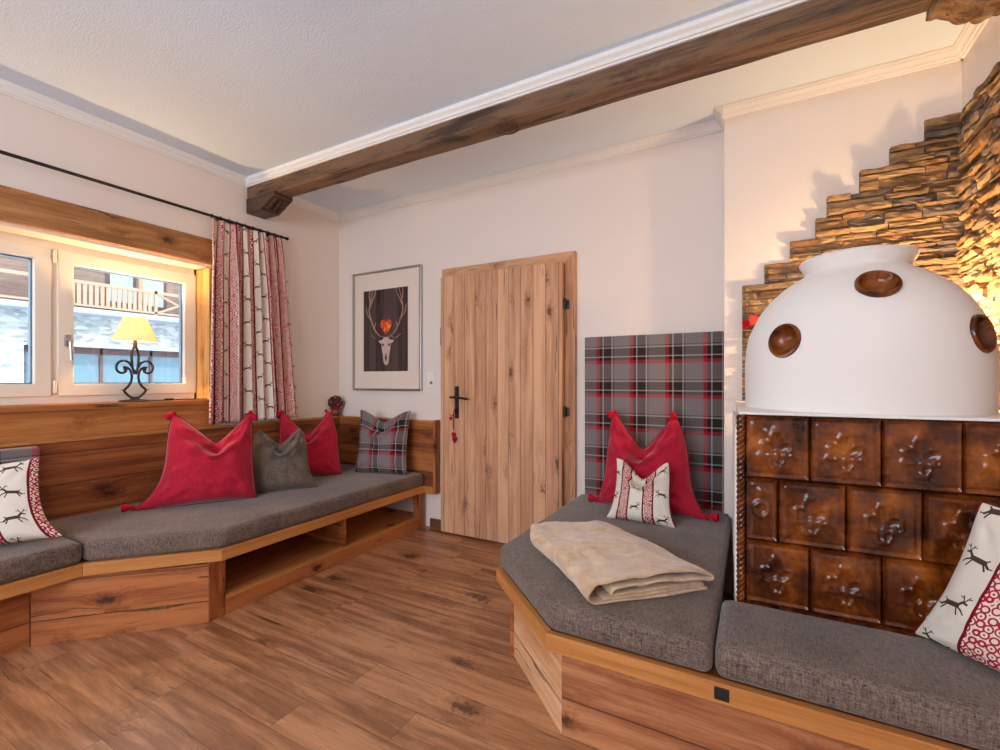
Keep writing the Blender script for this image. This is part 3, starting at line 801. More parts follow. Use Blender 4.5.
bm = bmesh.new(); tube(bm, [(hx, hy - 0.006, hz - 0.09), (hx, hy - 0.03, hz - 0.09)], 0.007, 8)
obj('key', bm, m_black, hp, True)
for z in (1.70, 0.97):
    bm = bmesh.new(); lathe(bm, [(0, 0), (0.009, 0.002), (0.009, 0.075), (0, 0.077)], 10, (dx1 + 0.010, 2.945, z - 0.035))
    bx(bm, dx1, dx1 + 0.035, 2.962, 2.9695, z - 0.03, z + 0.03, bev=0.002)
    obj('hinge', bm, m_black, lf, True)
obj('strike_plate', box(fx0 - 0.006, fx0 + 0.012, 2.955, 2.9695, 1.46, 1.60, bev=0.002), m_black, dr)
kt = thing('key_tassel', 'small red heart charms hanging on a cord from the door handle', 'door charm', (hx, hy - 0.03, hz - 0.09))
bm = bmesh.new(); tube(bm, spline([(hx - 0.002, hy - 0.027, hz - 0.082), (hx - 0.018, hy - 0.024, hz - 0.12), (hx - 0.022, hy - 0.018, hz - 0.24)]), 0.0035, 6)
tube(bm, spline([(hx - 0.004, hy - 0.027, hz - 0.10), (hx - 0.03, hy - 0.022, hz - 0.135), (hx - 0.055, hy - 0.02, hz - 0.125)]), 0.003, 6)
obj('cord', bm, m_tassel, kt, True)
for px_, pz_, s_ in ((-0.022, -0.28, 1.0), (-0.012, -0.315, 1.1), (-0.050, -0.155, 0.6)):
    bm = bmesh.new()
    pts = [(16 * math.sin(a) ** 3 * 0.0011 * s_, (13 * math.cos(a) - 5 * math.cos(2 * a) - 2 * math.cos(3 * a) - math.cos(4 * a)) * 0.0015 * s_) for a in [2 * PI * k / 24 for k in range(24)]]
    prism(bm, pts, -0.006, 0.006, 0.002, 2, Matrix.Translation((hx + px_, hy - 0.016, hz + pz_)) @ Matrix.Rotation(R(90), 4, 'X'))
    obj('heart_charm', bm, m_redpipe if s_ > 1 else m_tassel, kt, True)
sw = thing('light_switch', 'white square light switch between the framed picture and the door', 'switch', (-2.289, YB, 1.17))
obj('switch_plate', box(-2.331, -2.249, YB - 0.010, YB - 0.0005, 1.13, 1.255, bev=0.003), m_plastic, sw)
bm = bmesh.new(); lathe(bm, [(0, 0.006), (0.012, 0.006), (0.014, 0), (0, 0)], 16, M=Matrix.Rotation(R(90), 4, 'X'), c=(-2.29, YB - 0.010, 1.165))
obj('switch_knob', bm, plain('switch_knob_grey', srgb(150, 120, 100), 0.4), sw, True)
obj('switch_rocker', box(-2.318, -2.262, YB - 0.0135, YB - 0.0105, 1.20, 1.245, bev=0.002), m_plastic, sw)

# ------------------------------------------------------------------ framed picture
pc = thing('framed_picture', 'silver-framed picture of antlers and a glowing red heart on dark boards', 'picture', (-2.765, YB, 1.097))
x0, x1, z0, z1 = -3.151, -2.380, 1.097, 2.131
bm = bmesh.new(); fwid = 0.017
for a in ((x0, x1, z1 - fwid, z1), (x0, x1, z0, z0 + fwid), (x0, x0 + fwid, z0 + fwid, z1 - fwid), (x1 - fwid, x1, z0 + fwid, z1 - fwid)):
    bx(bm, a[0], a[1], YB - 0.032, YB - 0.001, a[2], a[3], bev=0.003)
obj('picture_frame', bm, m_chrome, pc)
obj('mat_board', box(x0 + 0.012, x1 - 0.012, YB - 0.014, YB - 0.004, z0 + 0.012, z1 - 0.012), plain('mat_board_cream', srgb(232, 214, 200), 0.6, 0.3), pc)
px0, px1, pz0, pz1 = -3.028, -2.527, 1.262, 1.968
pr = obj('print', box(px0, px1, YB - 0.0165, YB - 0.0142, pz0, pz1), wood('dark_photo_boards', 'z', 'x', 0.085, dark=srgb(34, 24, 24), mid=srgb(62, 46, 44), light=srgb(86, 66, 62), rough=0.5, knots=0.3, cracks=1, seed=31, bumps=0), pc)
mcx, mcz = -2.765, 1.575
m_bone = plain('antler_bone', srgb(206, 172, 152), 0.6, nscale=40, namp=0.25)
m_bone2 = plain('skull_bone', srgb(206, 176, 164), 0.6, nscale=60, namp=0.3)
bm = bmesh.new(); yy = YB - 0.0185
for s_ in (-1, 1):
    main = [(0.02, -0.02), (0.07, -0.005), (0.125, 0.05), (0.165, 0.13), (0.19, 0.21), (0.175, 0.30), (0.145, 0.385)]
    tines = [[(0.05, -0.01), (0.10, -0.03), (0.15, -0.01), (0.16, 0.005)], [(0.11, 0.035), (0.13, 0.06), (0.115, 0.11)], [(0.165, 0.13), (0.21, 0.18), (0.225, 0.25)], [(0.185, 0.24), (0.155, 0.30), (0.12, 0.36), (0.12, 0.39)], [(0.178, 0.29), (0.19, 0.34), (0.185, 0.39)]]
    P = spline([(mcx + s_ * a, yy, mcz + b_) for a, b_ in main], 4); tube(bm, P, [0.019 - 0.012 * i / len(P) for i in range(len(P))], 6, flat=0.15)
    for q in tines:
        P = spline([(mcx + s_ * a, yy, mcz + b_) for a, b_ in q], 4); tube(bm, P, [0.013 - 0.008 * i / len(P) for i in range(len(P))], 6, flat=0.15)
obj('antlers', bm, m_bone, pr, True)
bm = bmesh.new()
sk = [(-.02, -.02), (-.045, -.045), (-.085, -.045), (-.08, -.065), (-.052, -.075), (-.048, -.12), (-.035, -.17), (-.026, -.235), (-.01, -.26)]
sk = sk + [(-a, b_) for a, b_ in sk[::-1]]
prism(bm, [(mcx + a, mcz + b_) for a, b_ in sk], 0, 0.0025, 0, 1, Matrix.Translation((0, YB - 0.0165, 0)) @ Matrix.Rotation(R(90), 4, 'X'))
so = obj('skull', bm, m_bone2, pr)
m_hol = plain('skull_shadow_print', srgb(90, 60, 56), 0.6)
for s_ in (-1, 1):
    bm = bmesh.new(); lathe(bm, [(0, 0.0008), (0.012, 0.0008), (0.012, 0), (0, 0)], 12, M=Matrix.Rotation(R(90), 4, 'X') , c=(mcx + s_ * 0.034, YB - 0.0192, mcz - 0.085))
    obj('eye_hollow', bm, m_hol, pr)
bm = bmesh.new()
prism(bm, [(mcx - 0.014, mcz - 0.20), (mcx, mcz - 0.15), (mcx + 0.014, mcz - 0.20), (mcx, mcz - 0.235)], 0, 0.0008, 0, 1, Matrix.Translation((0, YB - 0.0192, 0)) @ Matrix.Rotation(R(90), 4, 'X'))
obj('nose_hollow', bm, m_hol, pr)
t = NT('printed_heart', 0.5); v = t.coord()
t.base(t.ramp(t.noise(v, 16, 3, dist=1.0), [(0.35, srgb(196, 30, 14)), (0.5, srgb(232, 74, 24)), (0.62, srgb(255, 160, 60))]))
bm = bmesh.new()
hp_ = [(mcx + 16 * math.sin(a) ** 3 * 0.0040, mcz + 0.075 + (13 * math.cos(a) - 5 * math.cos(2 * a) - 2 * math.cos(3 * a) - math.cos(4 * a)) * 0.0046) for a in [2 * PI * k / 40 for k in range(40)]]
prism(bm, hp_, 0, 0.004, 0, 1, Matrix.Translation((0, YB - 0.0165, 0)) @ Matrix.Rotation(R(90), 4, 'X'))
obj('heart', bm, t.m, pr)

# ------------------------------------------------------------------ tiled stove (built at the origin, then set in place)
sv = thing('tiled_stove', 'brown glazed tiled stove with a white plaster dome', 'stove')
SW, TOP = 0.858, 1.070
obj('stove_body', box(0.0, SW, 0.022, 0.965, 0.0, TOP - 0.002, bev=0.003), m_stove_white, sv)
obj('stove_side', box(-0.016, -0.0005, 0.03, 0.94, 0.0, 1.02, bev=0.006), m_stove_white, sv)
t = NT('brown_tile_glaze', 0.14, 0.45); v = t.coord()
n1 = t.noise(v, 9, 3, 0.5, 0.4); n2 = t.noise(v, 60, 3)
f = t.math('ADD', n1, t.math('MULTIPLY', t.math('SUBTRACT', n2, 0.5), 0.25))
t.base(t.ramp(f, [(0.30, srgb(46, 18, 6)), (0.46, srgb(86, 38, 10)), (0.60, srgb(124, 62, 16)), (0.75, srgb(160, 88, 26))]))
t.bump(t.noise(v, 30, 2), 0.05, 0.01)
m_tile = t.m
m_grout = plain('dark_joint', srgb(34, 20, 14), 0.7)
def tile_h(u, v):
    """relief of one tile, u, v in -1..1"""
    e = max(abs(u), abs(v))
    h = 0.010 * smooth01((1.0 - e) / 0.035)
    h -= 0.0045 * smooth01((0.93 - e) / 0.03)
    h += 0.002 * smooth01((0.84 - e) / 0.05)
    r = math.hypot(u, v + 0.05); a = math.atan2(v + 0.05, u)
    Rr = 0.36 + 0.13 * abs(math.cos(2 * a)) ** 1.5 - 0.04 * math.cos(8 * a) + (0.10 if abs(math.cos(a)) < 0.25 else 0)
    q = (Rr - r) / 0.07
    h += 0.0045 * math.exp(-q * q) - 0.0045 * smooth01((Rr - 0.03 - r) / 0.30)
    # pointed calyx at the foot of the ornament, with two side leaves
    d = abs(u) / 0.16 + max(0.0, (v + 0.20) / 0.16) + max(0.0, (-v - 0.30) / 0.26)
    h += 0.0075 * smooth01(1.15 - d)
    for sx in (-1, 1):
        uu, vv = (u * sx - 0.27) * 0.87 + (v + 0.16) * 0.5, -(u * sx - 0.27) * 0.5 + (v + 0.16) * 0.87
        h += 0.006 * smooth01(1.1 - math.hypot(uu / 0.17, vv / 0.09))
    for (x, y, s) in [(-.28, .50, .13), (0, .62, .13), (.28, .50, .13), (-.58, -.30, .10), (.58, -.30, .10)]:
        h += 0.0022 * math.exp(-(math.hypot(u - x, v - y) / s) ** 2)
    return h
def tile_bm(x0, x1, z0, z1, nu=44, nv=48):
    bm = bmesh.new(); g = []
    asp = (x1 - x0) / 0.186
    for i in range(nu + 1):
        row = []
        for j in range(nv + 1):
            a, b_ = -1 + 2 * i / nu, -1 + 2 * j / nv
            if asp > 0.8: h = tile_h(a, b_)
            else:
                e = max(1 - (1 - abs(a)) * asp, abs(b_))
                h = 0.010 * smooth01((1 - e) / 0.035) - 0.0045 * smooth01((0.93 - e) / 0.03) + 0.002 * smooth01((0.84 - e) / 0.05)
                h += 0.006 * math.exp(-((math.hypot(a * 0.5, b_ * 1.0) - 0.22) / 0.08) ** 2) + 0.004 * math.exp(-((a / .3) ** 2 + ((b_ - .6) / .1) ** 2))
            row.append(bm.verts.new((x0 + (x1 - x0) * i / nu, 0.010 - h, z0 + (z1 - z0) * j / nv)))
        g.append(row)
    for i in range(nu):
        for j in range(nv): bm.faces.new((g[i][j], g[i + 1][j], g[i + 1][j + 1], g[i][j + 1]))
    loop = [g[i][0] for i in range(nu + 1)] + [g[nu][j] for j in range(1, nv + 1)] + [g[i][nv] for i in range(nu - 1, -1, -1)] + [g[0][j] for j in range(nv - 1, 0, -1)]
    bk = [bm.verts.new((v.co.x, 0.019, v.co.z)) for v in loop]
    for q in range(len(loop)):
        q2 = (q + 1) % len(loop); bm.faces.new((loop[q2], loop[q], bk[q], bk[q2]))
    bm.faces.new(bk); return bm
obj('tile_joints', box(0.004, SW - 0.001, 0.0195, 0.0215, 0.344, TOP - 0.004), m_grout, sv)
S, g = 0.1862, 0.0022; HH = 0.2115
x00 = 0.016
for r in range(4):
    zt = 1.064 - r * HH; zb = max(0.345, zt - HH)
    xs = [x00 + k * S for k in range(6)] if r % 2 == 0 else [x00] + [x00 + S * 0.52 + k * S for k in range(5)]
    xs = [x for x in xs if x < SW - 0.03] + [SW]
    for a, b_ in zip(xs, xs[1:]):
        full = b_ - a > 0.15
        obj('stove_tile', tile_bm(a + g / 2, b_ - g / 2, zb + g / 2, zt - g / 2, 44 if full else 24), m_tile, sv, True)
# twisted corner moulding
bm = bmesh.new()
for s_ in range(3):
    pts = []
    for k in range(240):
        z = 0.37 + (1.062 - 0.37) * k / 239; a = z * 2 * PI / 0.055 + s_ * 2 * PI / 3
        pts.append((0.002 + 0.007 * math.cos(a), 0.008 + 0.007 * math.sin(a), z))
    tube(bm, pts, 0.0068, 8)
obj('rope_moulding', bm, m_tile, sv, True)
bm = bmesh.new()
prism(bm, [(-0.004, 0.004), (SW, 0.004), (SW, 0.965), (-0.004, 0.965)], TOP - 0.004, TOP + 0.005, 0.003, 2)
obj('stove_top', bm, m_stove_white, sv)
DC = (0.400, 0.395)
prof = [(0.380, 1.0705), (0.372, 1.078), (0.373, 1.10), (0.374, 1.18), (0.374, 1.25), (0.369, 1.31), (0.358, 1.365), (0.337, 1.415), (0.311, 1.463), (0.278, 1.505), (0.240, 1.541), (0.202, 1.569), (0.174, 1.585), (0.164, 1.597)]
bm = bmesh.new(); lathe(bm, prof, 96, (DC[0], DC[1], 0))
dome = obj('dome', bm, m_stove_white, sv, True)
bm = bmesh.new(); lathe(bm, [(0.160, 1.590), (0.163, 1.603), (0.170, 1.616), (0.179, 1.630), (0.182, 1.640), (0.177, 1.650), (0.163, 1.656), (0.10, 1.657), (0.0, 1.656)], 72, (DC[0], DC[1], 0))
obj('collar', bm, m_stove_white, sv, True)
def port(az, z, r, ny, nz):
    n = Vector((math.cos(az) * ny, math.sin(az) * ny, nz)).normalized()
    c = Vector((DC[0] + math.cos(az) * r, DC[1] + math.sin(az) * r, z))
    M = frame_to(n, c)
    bm = bmesh.new(); lathe(bm, [(0.060, -0.014), (0.063, 0.002), (0.060, 0.008), (0.053, 0.009), (0.049, 0.003), (0.044, -0.012), (0.034, -0.022), (0.018, -0.027), (0, -0.028)], 48, M=M)
    p = obj('air_port', bm, m_tile, dome, True)
    # opening cut in the plaster
    bm = bmesh.new(); lathe(bm, [(0, -0.06), (0.059, -0.06), (0.059, 0.05), (0, 0.05)], 48, M=M)
    return bm
cut = bmesh.new(); cms = []
for a in ((R(225), 1.325, 0.362, 1.0, 0.14), (R(270.5), 1.500, 0.284, 0.76, 0.65), (R(318), 1.328, 0.362, 1.0, 0.14)):
    bmx = port(*a); me = bpy.data.meshes.new('c'); bmx.to_mesh(me); bmx.free(); cut.from_mesh(me)
bmesh.ops.recalc_face_normals(cut, faces=cut.faces)
me = bpy.data.meshes.new('cutter'); cut.to_mesh(me); cut.free()
cutter = bpy.data.objects.new('cutter', me); C.objects.link(cutter)
dome.modifiers.new('t', 'SOLIDIFY').thickness = 0.03
bo = dome.modifiers.new('b', 'BOOLEAN'); bo.object = cutter; bo.operation = 'DIFFERENCE'; bo.solver = 'EXACT'
bpy.context.view_layer.update()
ev = dome.evaluated_get(bpy.context.evaluated_depsgraph_get())
nm = bpy.data.meshes.new_from_object(ev)
dome.modifiers.clear(); dome.data = nm
bpy.data.objects.remove(cutter)
nm.polygons.foreach_set('use_smooth', [True] * len(nm.polygons)); nm.set_sharp_from_angle(angle=R(40))
sv.location = (-0.045, 1.790, 0); sv.rotation_euler = (0, 0, R(2.6))

# small red fabric hearts hanging beside the dome
fl = thing('red_heart_ornament', 'small bright red ornament on the stone at the left of the dome', 'ornament', (-0.035, 2.78, 1.49))
for dx_, dz_, s_, m_ in ((-0.006, -0.008, 1.0, m_tassel), (0.028, 0.010, 1.15, plain('orange_red_petal', srgb(224, 62, 34), 0.6))):
    bm = bmesh.new()
    hp_ = [(16 * math.sin(a) ** 3 * 0.0015 * s_, (13 * math.cos(a) - 5 * math.cos(2 * a) - 2 * math.cos(3 * a) - math.cos(4 * a)) * 0.0017 * s_) for a in [2 * PI * k / 28 for k in range(28)]]
    prism(bm, hp_, -0.010, 0.010, 0.006, 3, Matrix.Translation((-0.035 + dx_, 2.765 - dx_ * 0.3, 1.49 + dz_)) @ Matrix.Rotation(R(90), 4, 'X') @ Matrix.Rotation(R(-25), 4, 'Z'))
    obj('petal_heart', bm, m_, fl, True)
bm = bmesh.new(); tube(bm, [(-0.03, 2.775, 1.50), (-0.028, 2.80, 1.57), (-0.028, 2.83, 1.60)], 0.002, 6); obj('thread', bm, m_redpipe, fl, True)

# flower ball on the backrest corner
bx_, by_, bz_ = -3.315, 2.925, 0.862
fp = thing('flower_ball_pot', 'little pot with a dark red ball and red bow on the backrest corner', 'ornament', (bx_, by_, bz_))
bm = bmesh.new(); lathe(bm, [(0, 0), (0.028, 0.002), (0.040, 0.02), (0.042, 0.035), (0.035, 0.05), (0.036, 0.055), (0, 0.05)], 24, (bx_, by_, bz_))
obj('pot', bm, plain('brown_pot', srgb(112, 72, 44), 0.35), fp, True)
bm = bmesh.new()
for k in range(8):
    a = k * PI / 4
    M = Matrix.Translation((bx_ + math.cos(a) * 0.024, by_ + math.sin(a) * 0.024, bz_ + 0.064 + 0.006 * (k % 2))) @ Matrix.Rotation(a, 4, 'Z') @ Matrix.Diagonal((0.026, 0.015, 0.013, 1))
    bmesh.ops.create_uvsphere(bm, u_segments=10, v_segments=8, radius=1, matrix=M)
obj('bow', bm, m_tassel, fp, True)
bm = bmesh.new(); rnd = random.Random(8)
bmesh.ops.create_uvsphere(bm, u_segments=16, v_segments=12, radius=0.050, matrix=Matrix.Translation((bx_, by_, bz_ + 0.125)))
for k in range(60):
    a, h_ = k * 2.399, 1 - 2 * (k + 0.5) / 60; r_ = math.sqrt(1 - h_ * h_)
    bmesh.ops.create_icosphere(bm, subdivisions=1, radius=rnd.uniform(0.011, 0.016), matrix=Matrix.Translation((bx_ + 0.056 * r_ * math.cos(a), by_ + 0.056 * r_ * math.sin(a), bz_ + 0.125 + 0.050 * h_)))
obj('flower_ball', bm, plain('dark_red_petals', srgb(96, 22, 26), 0.5, nscale=60, namp=0.6), fp, True)
m_pb = plain('pale_berry', srgb(232, 196, 180), 0.3)
for k in range(16):
    a, h_ = k * 2.399 + 0.7, 1 - 2 * (k + 0.5) / 16; r_ = math.sqrt(1 - h_ * h_)
    bm = bmesh.new()
    bmesh.ops.create_icosphere(bm, subdivisions=1, radius=0.0055, matrix=Matrix.Translation((bx_ + 0.070 * r_ * math.cos(a), by_ + 0.070 * r_ * math.sin(a), bz_ + 0.125 + 0.063 * h_)))
    obj('pearl_berry', bm, m_pb, fp, True)

# ------------------------------------------------------------------ pillows
def pillow_bm(w, h, T, chop=0.1, chopw=0.42, pinch=0.08, ears=0.0, seed=0, n=44, corners={}, wr=0.006, shear=0.0, droop=0.0, side=0):
    bm = bmesh.new(); uvl = bm.loops.layers.uv.new('UVMap')
    def P(u, v, s):
        x = w / 2 * u * (1 - pinch * (1 - v * v)); z = h / 2 * v * (1 - pinch * 0.9 * (1 - u * u) * (1 if v > 0 else 0.35)) + h / 2
        uc = u - side
        c = max(0.0, 1.06 - math.sqrt(uc * uc + 0.012) / (chopw * 1.9)) ** 1.4
        z -= chop * c * smooth01((v + 0.35) / 1.35)
        z += ears * smooth01((abs(u) - 0.6) / 0.4) * smooth01((v - 0.4) / 0.6)
        for (su, sv), (ddx, ddz) in corners.items():
            q = (max(0, (1 + su * u) / 2) * max(0, (1 + sv * v) / 2)) ** 5
            x += ddx * q; z += ddz * q
        t = T / 2 * max(0.0, (1 - u ** 2) * (1 - v ** 4)) ** 0.55 * (1 + 0.18 * (-v))
        t *= 1 - 0.62 * math.exp(-(uc / (chopw * 0.42)) ** 2) * smooth01((v - 0.05) / 0.75) * (1 if chop else 0)
        # fold line under the chop
        if chop:
            ln = v - 0.30 - 0.35 * abs(uc) ** 1.5 - 0.10 * uc
            t += (0.034 * math.exp(-(ln / 0.15) ** 2) - 0.030 * math.exp(-((ln - 0.30) / 0.13) ** 2)) * math.exp(-(uc / 0.65) ** 2) * (1 - u ** 6) * (1 - v ** 8)
            t = max(0.0, t)
        x += shear * (v + 1) / 2
        y = s * t
        m = (1 - u * u) * (1 - v * v)
        rr = math.hypot(uc, v - 1.05); an = math.atan2(v - 1.05, uc)
        wv = math.sin(an * 11 + seed) * math.exp(-((rr - 0.7) / 0.45) ** 2) * (1 if chop else 0.4)
        wv += 1.2 * noise.noise((u * 2.6 + seed, v * 3.4, s * 3 + seed)) + 0.6 * noise.noise((u * 6 + seed, v * 7, s))
        for su in (-1, 1):
            for sv_ in (-1, 1):
                a2 = math.atan2(v - sv_, u - su); r2 = math.hypot(u - su, v - sv_)
                wv += 0.7 * math.sin(a2 * 12 + seed) * math.exp(-((r2 - 0.4) / 0.25) ** 2)
        y += s * wr * wv * min(1.0, m * 4)
        return Vector((x, y, z))
    F = [[bm.verts.new(P(-1 + 2 * i / n, -1 + 2 * j / n, -1)) for j in range(n + 1)] for i in range(n + 1)]
    B = [[F[i][j] if i in (0, n) or j in (0, n) else bm.verts.new(P(-1 + 2 * i / n, -1 + 2 * j / n, 1)) for j in range(n + 1)] for i in range(n + 1)]
    for i in range(n):
        for j in range(n):
            q4 = ((i, j), (i + 1, j), (i + 1, j + 1), (i, j + 1))
            for Q, order in ((F, q4), (B, q4[::-1])):
                f = bm.faces.new([Q[a][b_] for a, b_ in order])
                for l, (a, b_) in zip(f.loops, order): l[uvl].uv = (w / 2 * (-1 + 2 * a / n), h * b_ / n)
    rim = [F[i][0].co.copy() for i in range(n + 1)] + [F[n][j].co.copy() for j in range(1, n + 1)] + [F[i][n].co.copy() for i in range(n - 1, -1, -1)] + [F[0][j].co.copy() for j in range(n - 1, 0, -1)]
    return bm, rim, [F[0][0].co.copy(), F[n][0].co.copy(), F[n][n].co.copy(), F[0][n].co.copy()]
def tassel(c, d, L=0.058, r=0.021):
    bm = bmesh.new(); c = Vector(c); d = Vector(d).normalized()
    M = frame_to(d, c)
    lathe(bm, [(0, -0.004), (r * 0.55, 0.0), (r * 0.62, 0.012), (r * 0.42, 0.019), (r * 0.72, 0.030), (r * 1.05, L * 0.75), (r * 1.0, L), (r * 0.6, L * 0.97), (0, L * 0.95)], 26, M=M, mod=lambda a, z: 0.0022 * math.sin(a * 13) if z > 0.015 else 0)
    return bm
def pillow(label, m, w, h, T, loc, rz, lean, roll=0.0, tassels=(), piping=None, seatz=CT, yaw_roll=0, **k):
    bm, rim, cor = pillow_bm(w, h, T, **k)
    root = thing('pillow', label, 'pillow')
    body = obj('pillow_cover', bm, m, root, True)
    parts = [body]
    if piping is not None:
        b2 = bmesh.new(); tube(b2, rim, 0.0042, 6, closed=True); parts.append(obj('piping', b2, piping, root, True))
    for ci, d in tassels:
        b2 = tassel(cor[ci] - Vector(d).normalized() * 0.014, d); parts.append(obj('tassel', b2, m_tassel, root, True))
    root.rotation_mode = 'XYZ'
    Rm = Matrix.Rotation(R(rz), 4, 'Z') @ Matrix.Rotation(R(-lean), 4, 'X') @ Matrix.Translation((0, 0, h / 2)) @ Matrix.Rotation(R(roll), 4, 'Y') @ Matrix.Translation((0, 0, -h / 2))
    zs = min((Rm @ v.co).z for p in parts[:1] for v in p.data.vertices)
    M = Matrix.Translation((loc[0], loc[1], seatz - zs - 0.004)) @ Rm
    root.matrix_world = M
    # keep tassels above the seat
    for p in parts[1:]:
        if p.name.startswith('tassel'):
            zm = min((M @ v.co).z for v in p.data.vertices)
            if zm < seatz + 0.001:
                inv = M.to_3x3().inverted() @ Vector((0, 0, seatz - zm + 0.001))
                p.data.transform(Matrix.Translation(inv))
    return root
pillow('big red pillow with dark piping and tassels on the window bench, nearest the left', m_red, 0.50, 0.53, 0.25, (-2.90, 1.60), 58, 14, side=0.12, tassels=((0, (-1, -0.1, 0.0)), (2, (0.5, 0.3, -0.8)), (3, (-0.8, 0.3, -0.45))), piping=m_redpipe, chop=0.16, ears=0.02, seed=1, wr=0.012,  corners={(-1, -1): (-0.13, -0.0), (1, 1): (-0.03, 0.0), (-1, 1): (0.05, 0.01)})
pillow('small grey-brown linen pillow between the two red pillows on the window bench', m_grey, 0.38, 0.43, 0.17, (-2.80, 2.005), 57, 16, chop=0.11, ears=0.0, seed=5, wr=0.011, corners={(1, 1): (-0.06, 0), (-1, 1): (0.06, 0.0), (-1, -1): (-0.04, 0), (1, -1): (0.05, 0)})
pillow('red pillow with pompom tassels standing behind the grey-brown linen pillow', m_red, 0.47, 0.49, 0.20, (-3.02, 2.41), 50, 12, tassels=((2, (0.6, 0.3, -0.7)), (3, (-0.8, 0.2, -0.5))), piping=m_redpipe, chop=0.16, ears=0.02, seed=9, wr=0.011,  corners={(1, 1): (-0.11, 0), (-1, 1): (0.03, 0.0)}, side=-0.05)
pillow('grey and red plaid pillow in the corner of the window bench below the picture', tartan('tartan_pillow', 'x', 'y', 0.20, 0.20, ox=0.42, oy=0.25, coord='UV'), 0.46, 0.51, 0.15, (-2.62, 2.76), 14, 9, chop=0.085, ears=0.0, seed=12, wr=0.009)
pillow('large red pillow with tassels leaning on the tartan headboard', m_red, 0.52, 0.54, 0.23, (-0.56, 2.715), -6, 9, tassels=((0, (-1, -0.1, 0.0)), (1, (1, -0.1, 0.0)), (2, (0.3, -0.6, -0.6)), (3, (-0.5, -0.4, -0.5))), piping=m_redpipe, chop=0.19, ears=0.02, seed=15, wr=0.012, corners={(1, 1): (-0.12, 0.0), (-1, 1): (0.05, 0.0), (1, -1): (0.09, -0.0), (-1, -1): (-0.03, 0)}, side=-0.08)
pillow('small cream reindeer pillow with red lace stripes before the large red pillow', reindeer_cloth('reindeer_pillow_cloth', 'x', 'y', 0.132, 0.38, 0.13, deer=0.85, u0=0.83, v0=0.45, lace=56, edge=0.03, coord='UV'), 0.31, 0.33, 0.12, (-0.53, 2.47), -2, 20, chop=0.10, ears=0.0, seed=18, corners={(1, 1): (-0.03, 0), (1, -1): (0.03, 0), (-1, -1): (-0.025, 0)})
mp = reindeer_cloth('reindeer_pillow_cloth_large', 'x', 'y', 0.20, 0.45, 0.135, deer=0.85, u0=0.43, v0=0.35, lace=44, edge=0.02, coord='UV')
mp2 = reindeer_cloth('reindeer_pillow_cloth_left', 'x', 'y', 0.20, 0.45, 0.12, deer=0.85, u0=0.08, v0=0.15, lace=44, edge=0.02, coord='UV')
pillow('cream reindeer pillow with red lace band leaning against the brown stove tiles', mp, 0.40, 0.42, 0.15, (0.560, 1.632), -46, 7, shear=0.11, chop=0.0, ears=0.0, seed=22, corners={(-1, -1): (-0.02, 0)})
pillow('cream reindeer pillow with red lace band at the far left of the window bench', mp2, 0.42, 0.38, 0.15, (-2.95, 0.66), 54, 20, roll=-4, shear=-0.05, chop=0.0, ears=0.0, seed=25, tassels=(), corners={(1, -1): (0.05, 0)})

# ------------------------------------------------------------------ folded blanket
t = NT('beige_fleece', 0.95, 0.1); v = t.coord()
n1 = t.noise(v, 9, 4, 0.6, 1.5)
t.base(t.ramp(n1, [(0.3, srgb(182, 142, 106)), (0.5, srgb(208, 172, 134)), (0.7, srgb(224, 194, 158))]))
t.b.inputs['Sheen Weight'].default_value = 0.6; t.bump(t.noise(v, 240, 3), 0.5, 0.004)
th_ = 0.010
# path of the folded sheet in (s, z): layers lie on each other and wrap at both ends
path = []
def arc(cx_, cz_, r_, a0, a1, n=8):
    return [(cx_ + r_ * math.cos(R(a0 + (a1 - a0) * k / n)), cz_ + r_ * math.sin(R(a0 + (a1 - a0) * k / n))) for k in range(n + 1)]
Wd = 0.485
def line(a, b_, z, n=22, zb=None):
    zb = z if zb is None else zb
    return [(a + (b_ - a) * k / n, z + (zb - z) * k / n) for k in range(n + 1)]
path += line(Wd - 0.01, 0.035, 0.006)
path += arc(0.035, 0.037, 0.031, 270, 90)[1:]          # outer left roll, bottom to top
path = path[:-1] + [(0.035, 0.068)] + line(0.05, Wd - 0.02, 0.069)[0:]
path += arc(Wd - 0.02, 0.058, 0.011, 90, -90, 5)[1:]
path += line(Wd - 0.03, 0.10, 0.047)
path += arc(0.10, 0.036, 0.011, 90, 270, 5)[1:]
path += line(0.11, Wd - 0.03, 0.025)
path += arc(Wd - 0.03, 0.0205, 0.0045, 90, -90, 3)[1:]
path += line(Wd - 0.04, 0.06, 0.016)
bm = bmesh.new(); nl = 44; Ld = 0.72; grid = []
ux, uy = Vector((0.714, 0.700)), Vector((-0.72, 0.694))
O = Vector((-0.475, 1.445))
for j in range(nl + 1):
    b_ = j / nl; row = []
    for (s_, z_) in path:
        q = s_ / Wd
        zz = z_ * (1.0 - 0.30 * b_) * (1 + 0.10 * noise.noise((s_ * 6, b_ * 3, 1)))
        zz += (0.010 * noise.noise((s_ * 9, b_ * 5, 7)) + 0.006 * noise.noise((s_ * 22, b_ * 12, 3))) * min(1, z_ / 0.05)
        zz *= 1 - 0.25 * smooth01((q - 0.75) / 0.25) * (z_ / 0.07)
        ll = b_ * Ld * (1 - 0.16 * q * q) + 0.012 * noise.noise((s_ * 5, b_ * 2, z_ * 30)) + 0.008 * math.sin(z_ * 90) * (1 - b_)
        ss = s_ + 0.018 * math.sin(b_ * 3.2 + 0.3) * (1 - q) + 0.01 * noise.noise((b_ * 4, z_ * 20, 2)) + 0.10 * (b_ ** 2) * (0.2 - q * 0.2)
        ss = ss + 0.06 * smooth01((b_ - 0.75) / 0.25) * (1 - q) ** 2
        p = O + ux * ss + uy * ll
        row.append(bm.verts.new((p.x, p.y, CT + 0.002 + max(0.0055, zz * 1.2))))
    grid.append(row)
